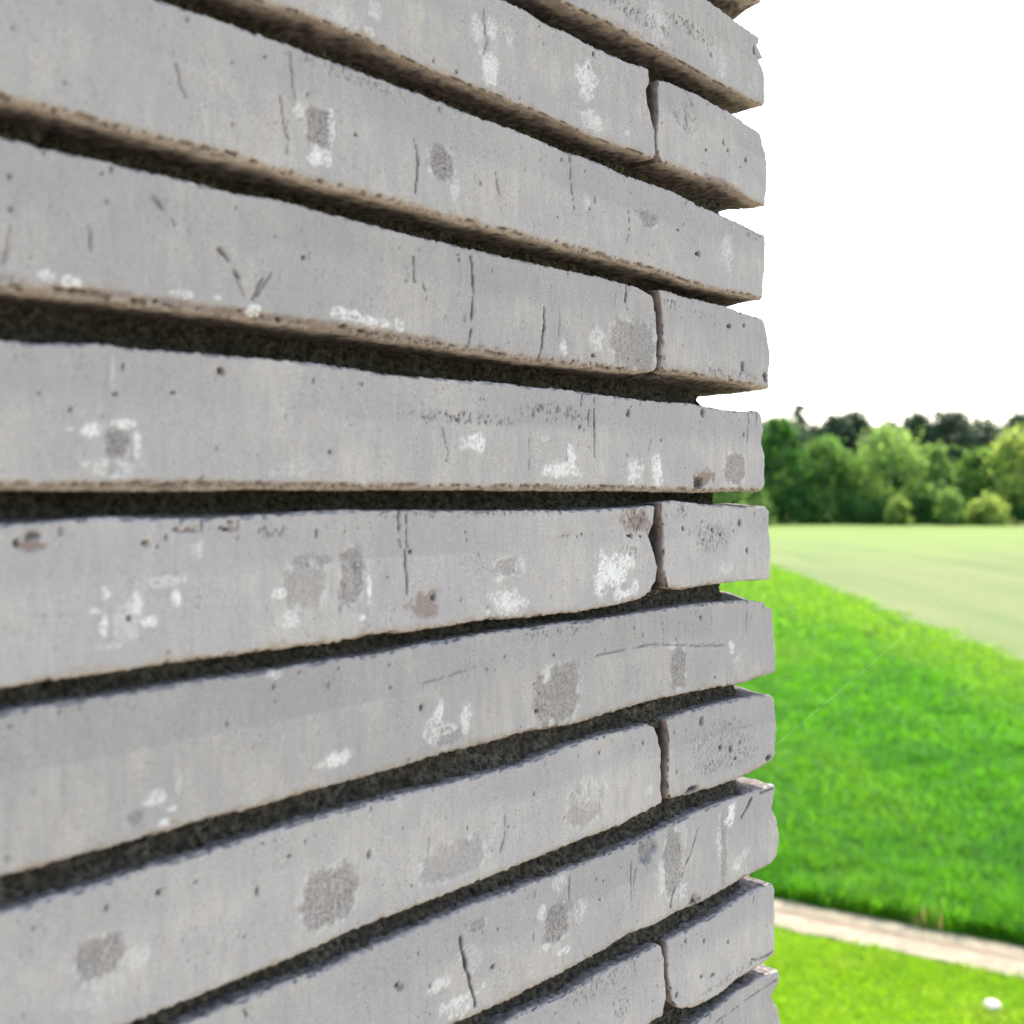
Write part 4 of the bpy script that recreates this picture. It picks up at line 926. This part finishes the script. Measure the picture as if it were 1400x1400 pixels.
# ------------------------------------------------------------------ grass and crop
def blades(name, xy, h, w, mat, base_z=0.0, bend=0.5, hue2=None, kind='stuff'):
    """curved blades: two quads and a tip"""
    m = len(xy)
    ang = rng.uniform(0, 2 * math.pi, m)
    d = np.stack([np.cos(ang), np.sin(ang)], 1)
    s = np.stack([-d[:, 1], d[:, 0]], 1)
    lean = rng.uniform(0.1, 1.0, m) * bend
    V = np.zeros((m, 5, 3))
    for i, (q, wq) in enumerate(((0, .8), (.55, 1.0))):
        off = d * (lean * h * q * q)[:, None]
        for j, sg in enumerate((-1, 1)):
            V[:, 2 * i + j, :2] = xy + off + s * (w * wq * 0.5 * sg)[:, None]
            V[:, 2 * i + j, 2] = base_z + h * q
    V[:, 4, :2] = xy + d * (lean * h)[:, None]
    V[:, 4, 2] = base_z + h * (1 - 0.35 * lean)
    o = (np.arange(m) * 5)[:, None]
    quad = o + np.array([[0, 1, 3, 2]])
    tri = o + np.array([[2, 3, 4]])
    hue = np.zeros((m, 5, 3))
    hue[:, :, 0] = rng.uniform(0, 1, m)[:, None]
    hue[:, :, 1] = 0 if hue2 is None else hue2[:, None]
    me = make_mesh(name, V.reshape(-1, 3), [quad, tri], True, dict(hue=hue.reshape(-1, 3)))
    return tag(add(name, me, mat), kind=kind)


def scatter(y0, y1, a0, a1, dens):
    """points between two depths and between two bearings x = a*y"""
    area = (a1 - a0) * (y1 * y1 - y0 * y0) / 2
    k = int(area * dens)
    y = np.sqrt(rng.uniform(y0 * y0, y1 * y1, k))
    x = y * rng.uniform(a0, a1, k)
    return np.stack([x, y], 1)


pts, hh, ww = [], [], []
for y0, y1, a0, a1, dens, h, w in ((8.6, 12.5, .18, .62, 2300, .30, .013), (12.5, 18, .18, .62, 1200, .30, .018),
                                  (18, 30, .16, .62, 480, .30, .028), (30, 62, .1, .60, 110, .32, .055), (62, 137, .0, .3, 9, .42, .13),
                                  (9, 30, -.55, .18, 260, .30, .03), (30, 80, -.5, .1, 30, .32, .08)):
    p = scatter(y0, y1, a0, a1, dens)
    pts.append(p)
    hh.append(np.full(len(p), h))
    ww.append(np.full(len(p), w))
p, h, w = np.concatenate(pts), np.concatenate(hh), np.concatenate(ww)
q = (p - PA) @ PN
edge_n = 0.06 * fbm(np.stack([p[:, 0] * 1.7, p[:, 1] * 1.7, p[:, 0] * 0], 1), 2)
ex = EDGE_X(p[:, 1]) - 0.15
keep = (q > 0.05 + edge_n) & (p[:, 0] < ex + rng.normal(0, 0.3, len(p)) + 0.6 * fbm(np.stack([p[:, 1] * 0.6, p[:, 0] * 0, p[:, 0] * 0], 1), 2))
p, h, w, q, ex = p[keep], h[keep], w[keep], q[keep], ex[keep]
var = fbm(np.stack([p[:, 0] * 0.9, p[:, 1] * 0.35, p[:, 0] * 0], 1), 3)
clump = fbm(np.stack([p[:, 0] * 3.2, p[:, 1] * 2.2, p[:, 0] * 0 + 9], 1), 3)
h = h * (1 + 0.22 * var + 0.28 * clump) * rng.uniform(0.7, 1.15, len(h))
strip = smooth(3.4, 0.8, ex - p[:, 0])                  # a paler, lower strip along the field edge
h = h * (1 - 0.4 * strip)
pale = np.clip(0.85 * strip + 0.55 * smooth(-0.2, 0.9, fbm(np.stack([p[:, 0] * .5, p[:, 1] * .2, p[:, 0] * 0 + 5], 1), 2))
               + 0.75 * smooth(20, 44, p[:, 1]), 0, 1)
blades('green_crop', p, h, w, CROP, 0.0, 0.95, pale)

p = np.concatenate([scatter(7.2, 10.9, .15, .66, 3600), scatter(3.0, 7.2, -.1, .8, 500), scatter(4.5, 17, -.6, .15, 330)])
q = (p - PA) @ PN
p = p[(q < -.70 + 0.05 * fbm(np.stack([p[:, 0] * 3, p[:, 1] * 3, p[:, 0] * 0], 1), 2)) & (p[:, 1] > 4.3)]
v = fbm(np.stack([p[:, 0] * 1.6, p[:, 1] * 1.6, p[:, 0] * 0], 1), 3)
blades('lawn_grass', p, 0.055 * (1 + .4 * v) * rng.uniform(.6, 1.2, len(p)), np.full(len(p), .008), LAWN, 0.0, 0.9, smooth(0.0, 0.9, v) * 0.6)

# dry stalks along both edges of the path
s_ = rng.uniform(-9, 6, 1500)
c_ = smooth(0.15, 0.7, perlin(np.stack([s_ * 1.6, s_ * 0, s_ * 0 + 2], 1)))
keep = rng.uniform(0, 1, len(s_)) < c_
s_ = s_[keep]
p = PA + PD * s_[:, None] + PN * rng.normal(0.03, 0.07, len(s_))[:, None]
blades('dry_grass', p, rng.uniform(.12, .38, len(s_)), np.full(len(s_), .010), STRAW, 0.0, 0.8)

# pale stone lying on the lawn
bs = 14
th, ph = np.meshgrid(np.linspace(0, math.pi, bs), np.linspace(0, 2 * math.pi, 2 * bs, endpoint=False), indexing='ij')
P = np.stack([np.sin(th) * np.cos(ph), np.sin(th) * np.sin(ph), np.cos(th)], -1).reshape(-1, 3)
P = P * (1 + 0.12 * fbm(P * 1.6 + 3, 2))[:, None] * np.array((.074, .064, .046))
idx = np.arange(bs * 2 * bs).reshape(bs, 2 * bs)
nx = np.roll(idx, -1, 1)
f = np.stack([idx[:-1], idx[1:], nx[1:], nx[:-1]], -1).reshape(-1, 4)
tag(add('stone', make_mesh('stone', P, [f]), STONE, None, (4.165, 8.88, .042)),
    'small pale rounded stone lying on the lawn near the dirt path', 'stone')

# a spider's thread drifting from the corner of the wall
a = Vector((0.137, 0.555, EYE - 0.142))
b = Vector((0.2974, 0.60, EYE - 0.0171))
dirv = b - a
a = a - dirv * 0.02
a = a + Vector((0, 0, 0))
b = a + dirv * 1.62
pts = [a.lerp(b, t) + Vector((0, 0, -0.006 * math.sin(t * math.pi))) for t in np.linspace(0, 1, 41)]
V, F = [], []
for i, c in enumerate(pts):
    for k in range(6):
        an = k * math.pi / 3
        V.append(c + Vector((0, math.cos(an), math.sin(an))) * 0.000034)
for i in range(len(pts) - 1):
    for k in range(6):
        F.append((i * 6 + k, i * 6 + (k + 1) % 6, i * 6 + 6 + (k + 1) % 6, i * 6 + 6 + k))
tag(add('spider_thread', make_mesh('spider_thread', [tuple(v) for v in V], [np.array(F)]), SILK),
    'thin pale spider thread stretched across the view of the green crop', 'spider thread')


# ------------------------------------------------------------------ trees
def leaves(cent, size, squash=1.0):
    m = len(cent)
    a = rng.normal(size=(m, 3))
    a /= np.linalg.norm(a, axis=1)[:, None]
    b = np.cross(a, rng.normal(size=(m, 3)))
    b /= np.linalg.norm(b, axis=1)[:, None]
    a[:, 2] *= squash
    b[:, 2] *= squash
    s = (size * rng.uniform(.6, 1.3, m))[:, None]
    V = np.stack([cent - a * s, cent - b * s * .6, cent + a * s, cent + b * s * .6], 1)
    F = (np.arange(m) * 4)[:, None] + np.arange(4)[None]
    return V.reshape(-1, 3), F


def limb_geo(segs):
    """segs: list of (p0, p1, r0, r1) -> tapered six-sided limbs"""
    V, F, o = [], [], 0
    for p0, p1, r0, r1 in segs:
        p0, p1 = np.array(p0, float), np.array(p1, float)
        d = p1 - p0
        d /= np.linalg.norm(d) + 1e-9
        s = np.cross(d, (0.3, 0.8, 0.1))
        s /= np.linalg.norm(s)
        t = np.cross(d, s)
        for p, r in ((p0, r0), (p1, r1)):
            for k in range(7):
                an = k * 2 * math.pi / 7
                V.append(p + (s * math.cos(an) + t * math.sin(an)) * r)
        F += [(o + k, o + (k + 1) % 7, o + 7 + (k + 1) % 7, o + 7 + k) for k in range(7)]
        o += 14
    return np.array(V), np.array(F)


def crown_points(H, Wd, z0, clumps, per, rnd_, shape):
    """leaf positions in clumps on and in an uneven envelope; gaps stay between clumps"""
    C = []
    for i in range(clumps):
        u = rnd_.random()
        t = u ** 0.85
        z = z0 + (H - z0) * t
        if shape == 'round':
            rad = Wd * .5 * math.sin(math.pi * min(1, 0.14 + 0.86 * t) ** 0.9) ** 0.7
        elif shape == 'cone':
            rad = Wd * .55 * (1 - t) ** 0.6 + .25
        elif shape == 'dome':
            rad = Wd * .5 * (0.55 + .45 * t) * math.sqrt(max(0.0, 1 - max(0, (t - .45) / .55) ** 2.2))
        elif shape == 'weep':
            rad = Wd * .5 * math.sqrt(max(0, 1 - t * t))
        else:
            rad = Wd * .5 * math.sin(math.pi * (0.25 + .72 * t))
        an = rnd_.uniform(0, 2 * math.pi)
        r = rad * math.sqrt(rnd_.uniform(.25, 1.0)) * rnd_.uniform(.8, 1.1)
        C.append((r * math.cos(an), r * math.sin(an), z + rnd_.uniform(-.4, .3)))
    C = np.array(C)
    cs = np.array([rnd_.uniform(.45, 1.0) for _ in C]) * Wd * .15
    P = np.repeat(C, per, 0) + rng.normal(size=(len(C) * per, 3)) * np.repeat(cs, per)[:, None] * np.array((.75, .75, .6))
    tone = np.repeat(np.array([rnd_.random() for _ in C]), per)
    P[:, 2] = np.maximum(P[:, 2], 0.1)
    return P, C, tone


def tree(label, cat, name, x, y, H, Wd, mat, sd, shape='round', z0=None, clumps=46, per=58, leaf=.33, trunk_r=.2, group=None, squash=1.0):
    rnd_ = random.Random(sd)
    root = empty(name, (x, y, 0), rnd_.uniform(0, 6))
    tag(root, label, cat, group)
    z0 = H * .08 if z0 is None else z0
    P, C, tone = crown_points(H, Wd, z0, clumps, per, rnd_, shape)
    V, F = leaves(P, leaf, squash)
    hue = np.zeros((len(V), 3))
    hue[:, 0] = np.repeat(np.clip(tone * .7 + rng.uniform(0, .3, len(P)), 0, 1), 4)
    add('crown', make_mesh('crown', V, [F], False, dict(hue=hue)), mat, root)
    segs = []
    zs = np.linspace(0, H * .86, 7)
    px = [np.array((rnd_.uniform(-.2, .2) * (i > 0), rnd_.uniform(-.2, .2) * (i > 0), z)) for i, z in enumerate(zs)]
    for i in range(6):
        segs.append((px[i], px[i + 1], trunk_r * (1 - i / 7), trunk_r * (1 - (i + 1) / 7)))
    for c in C[::3]:
        if c[2] > z0 + .4:
            b0 = px[max(0, min(5, int((c[2] - .8) / (H * .86) * 6)))]
            segs.append((b0, c, trunk_r * .3, .03))
    V, F = limb_geo(segs)
    add('trunk', make_mesh('trunk', V, [F]), BARK, root)
    return root


DEEP = leaf_material('deep_green_leaf', (0.042, 0.115, 0.026), (0.065, 0.165, 0.034), .45, .4)
MID = leaf_material('mid_green_leaf', (0.085, 0.18, 0.045), (0.12, 0.23, 0.06), .5, .35)
LIGHT = leaf_material('light_green_leaf', (0.13, 0.23, 0.065), (0.18, 0.29, 0.085), .5, .35)
LIME = leaf_material('lime_green_leaf', (0.20, 0.29, 0.075), (0.26, 0.34, 0.10), .55, .35)
PINE = leaf_material('pine_needle', (0.045, 0.078, 0.046), (0.068, 0.104, 0.062), .25, .35)


def at(px, py, y):
    """metres for a picture position on the tree line at distance y: x, height"""
    return (px - 700) / 1400 * y, (672 - py) / 1400 * y + EYE


FRONT = [  # picture x, top y, width px, distance, material, shape, label
    (1066, 575, 84, 145, DEEP, 'oval', 'dark green broadleaf tree right beside the brick corner'),
    (1128, 603, 84, 146, MID, 'round', 'bushy mid-green tree second from the brick corner, under the tall bare pine'),
    (1212, 590, 116, 145, LIGHT, 'round', 'widest and fullest broadleaf tree in the middle of the far tree line'),
    (1280, 618, 56, 146, LIGHT, 'oval', 'slender light green tree just right of the widest broadleaf tree'),
    (1334, 617, 70, 147, MID, 'round', 'rounded low green tree with a dark hollow at its foot, before the pines'),
    (1388, 598, 96, 144, LIME, 'round', 'pale lime-green tree at the right edge of the picture'),
]
sd = 100
for px, py, wp, y, mat, shp, lab in FRONT:
    x, H = at(px, py, y)
    tree(lab, 'tree', 'broadleaf_tree', x, y, H, wp / 1400 * y, mat, sd, shp, clumps=int(34 + wp * .42), per=64)
    sd += 1
for i, px in enumerate((180, 262, 350, 420, 505, 580, 655, 730, 800, 868, 930, 996, 1465, 1535, 1600, 1672, 1745, 1820)):
    y = 145 + (i % 3)
    x, H = at(px, 585 + 9 * (i % 4), y)
    tree('leafy broadleaf tree of the far tree line, outside the picture or hidden by the wall', 'tree', 'broadleaf_tree', x, y, H,
         8.5, (DEEP, MID, LIGHT)[i % 3], sd, 'round', clumps=46, group='trees hidden behind the wall or outside the picture')
    sd += 1
BUSH = [
    (1032, 672, 44, 143.6, LIGHT, 'light green shrub seen through the open joint beside the brick corner'),
    (1090, 668, 60, 143.4, DEEP, 'dark shrub at the foot of the dark tree beside the wall'),
    (1118, 668, 50, 143.2, MID, 'mid-green shrub at the foot of the second tree from the brick corner'),
    (1176, 684, 70, 143.0, DEEP, 'low dark shrub left of the small pale bush'),
    (1229, 681, 30, 142.4, LIME, 'small pale round bush before the widest tree'),
    (1262, 686, 66, 143.2, DEEP, 'low dark shrub between the small pale bush and the drooping bush'),
    (1298, 668, 40, 142.8, LIGHT, 'drooping light bush leaning towards the dark hollow'),
    (1350, 684, 54, 142.3, LIME, 'broad pale bush with hanging twigs near the right edge'),
    (1330, 676, 60, 144.6, DEEP, 'dark shrub in the hollow behind the broad pale bush'),
    (1396, 680, 50, 143.4, DEEP, 'dark shrub at the right edge under the lime-green tree'),
]
for px, py, wp, y, mat, lab in BUSH:
    y -= 6.5 if mat in (LIGHT, LIME) else 1.0
    x, H = at(px, py, y)
    tree(lab, 'shrub', 'shrub', x, y, H, wp / 1400 * y, mat, sd, 'weep', z0=.2, clumps=int(22 + wp * .4), per=60, leaf=.26, trunk_r=.06)
    sd += 1
PINES = [
    (1110, 589, 58, 158, 'lower dark pine beside the tall bare pine'),
    (1143, 577, 46, 157, 'dark pine left of a pair above the bushy tree'),
    (1168, 573, 44, 159, 'dark pine right of a pair, standing left of the widest tree'),
    (1212, 588, 46, 162, 'pine almost hidden behind the widest broadleaf tree'),
    (1252, 576, 54, 158, 'dark pine directly right of the widest tree top'),
    (1300, 572, 52, 157, 'tallest dark pine of the right half, above the slender light tree'),
    (1340, 586, 60, 159, 'broad low-topped pine left of the lime-green tree'),
    (1397, 577, 66, 160, 'dark pine at the right edge above the lime-green tree'),
]
for px, py, wp, y, lab in PINES:
    x, H = at(px, py, y)
    tree(lab, 'pine', 'pine_tree', x, y, H + .6, wp / 1400 * y * 1.5, PINE, sd, 'cone' if sd % 3 == 0 else 'dome', z0=H * .25, clumps=90, per=64, leaf=.34, squash=.7, trunk_r=.19)
    sd += 1
x, H = at(1094, 553, 165)
tree('tall thin pine with a bare stem and a small tuft above all other trees', 'pine', 'pine_tree', x, 165, H, 2.5, PINE, sd, 'oval',
     z0=H * .82, clumps=20, per=60, leaf=.28, squash=.7, trunk_r=.3)
for i, px in enumerate((210, 300, 390, 470, 560, 640, 745, 815, 880, 945, 1000, 1050, 1445, 1500, 1560, 1625, 1690, 1760)):
    y = 157 + (i % 4) * 2
    x, H = at(px, 578 + 5 * (i % 3), y)
    tree('dark pine of the far tree line, outside the picture or hidden by the wall', 'pine', 'pine_tree', x, y, H, 6.5, PINE, sd + 1 + i,
         'dome', z0=H * .3, clumps=80, per=56, squash=.6, group='pines hidden behind the wall or outside the picture')

# the wood closes behind them as one mass
k = 60000
P = np.stack([rng.uniform(-75, 150, k), rng.uniform(168, 186, k), rng.uniform(0, 1, k) ** .6 * 17.2], 1)
P[:, 2] *= 0.88 + .14 * perlin(np.stack([P[:, 0] * .25, P[:, 1] * 0, P[:, 1] * 0], 1))
V, F = leaves(P, .62)
hue = np.repeat(rng.uniform(0, .7, (k, 3)), 4, 0)
hue[:, 1] = 0
tag(add('far_wood', make_mesh('far_wood', V, [F], False, dict(hue=hue)), PINE), kind='stuff')
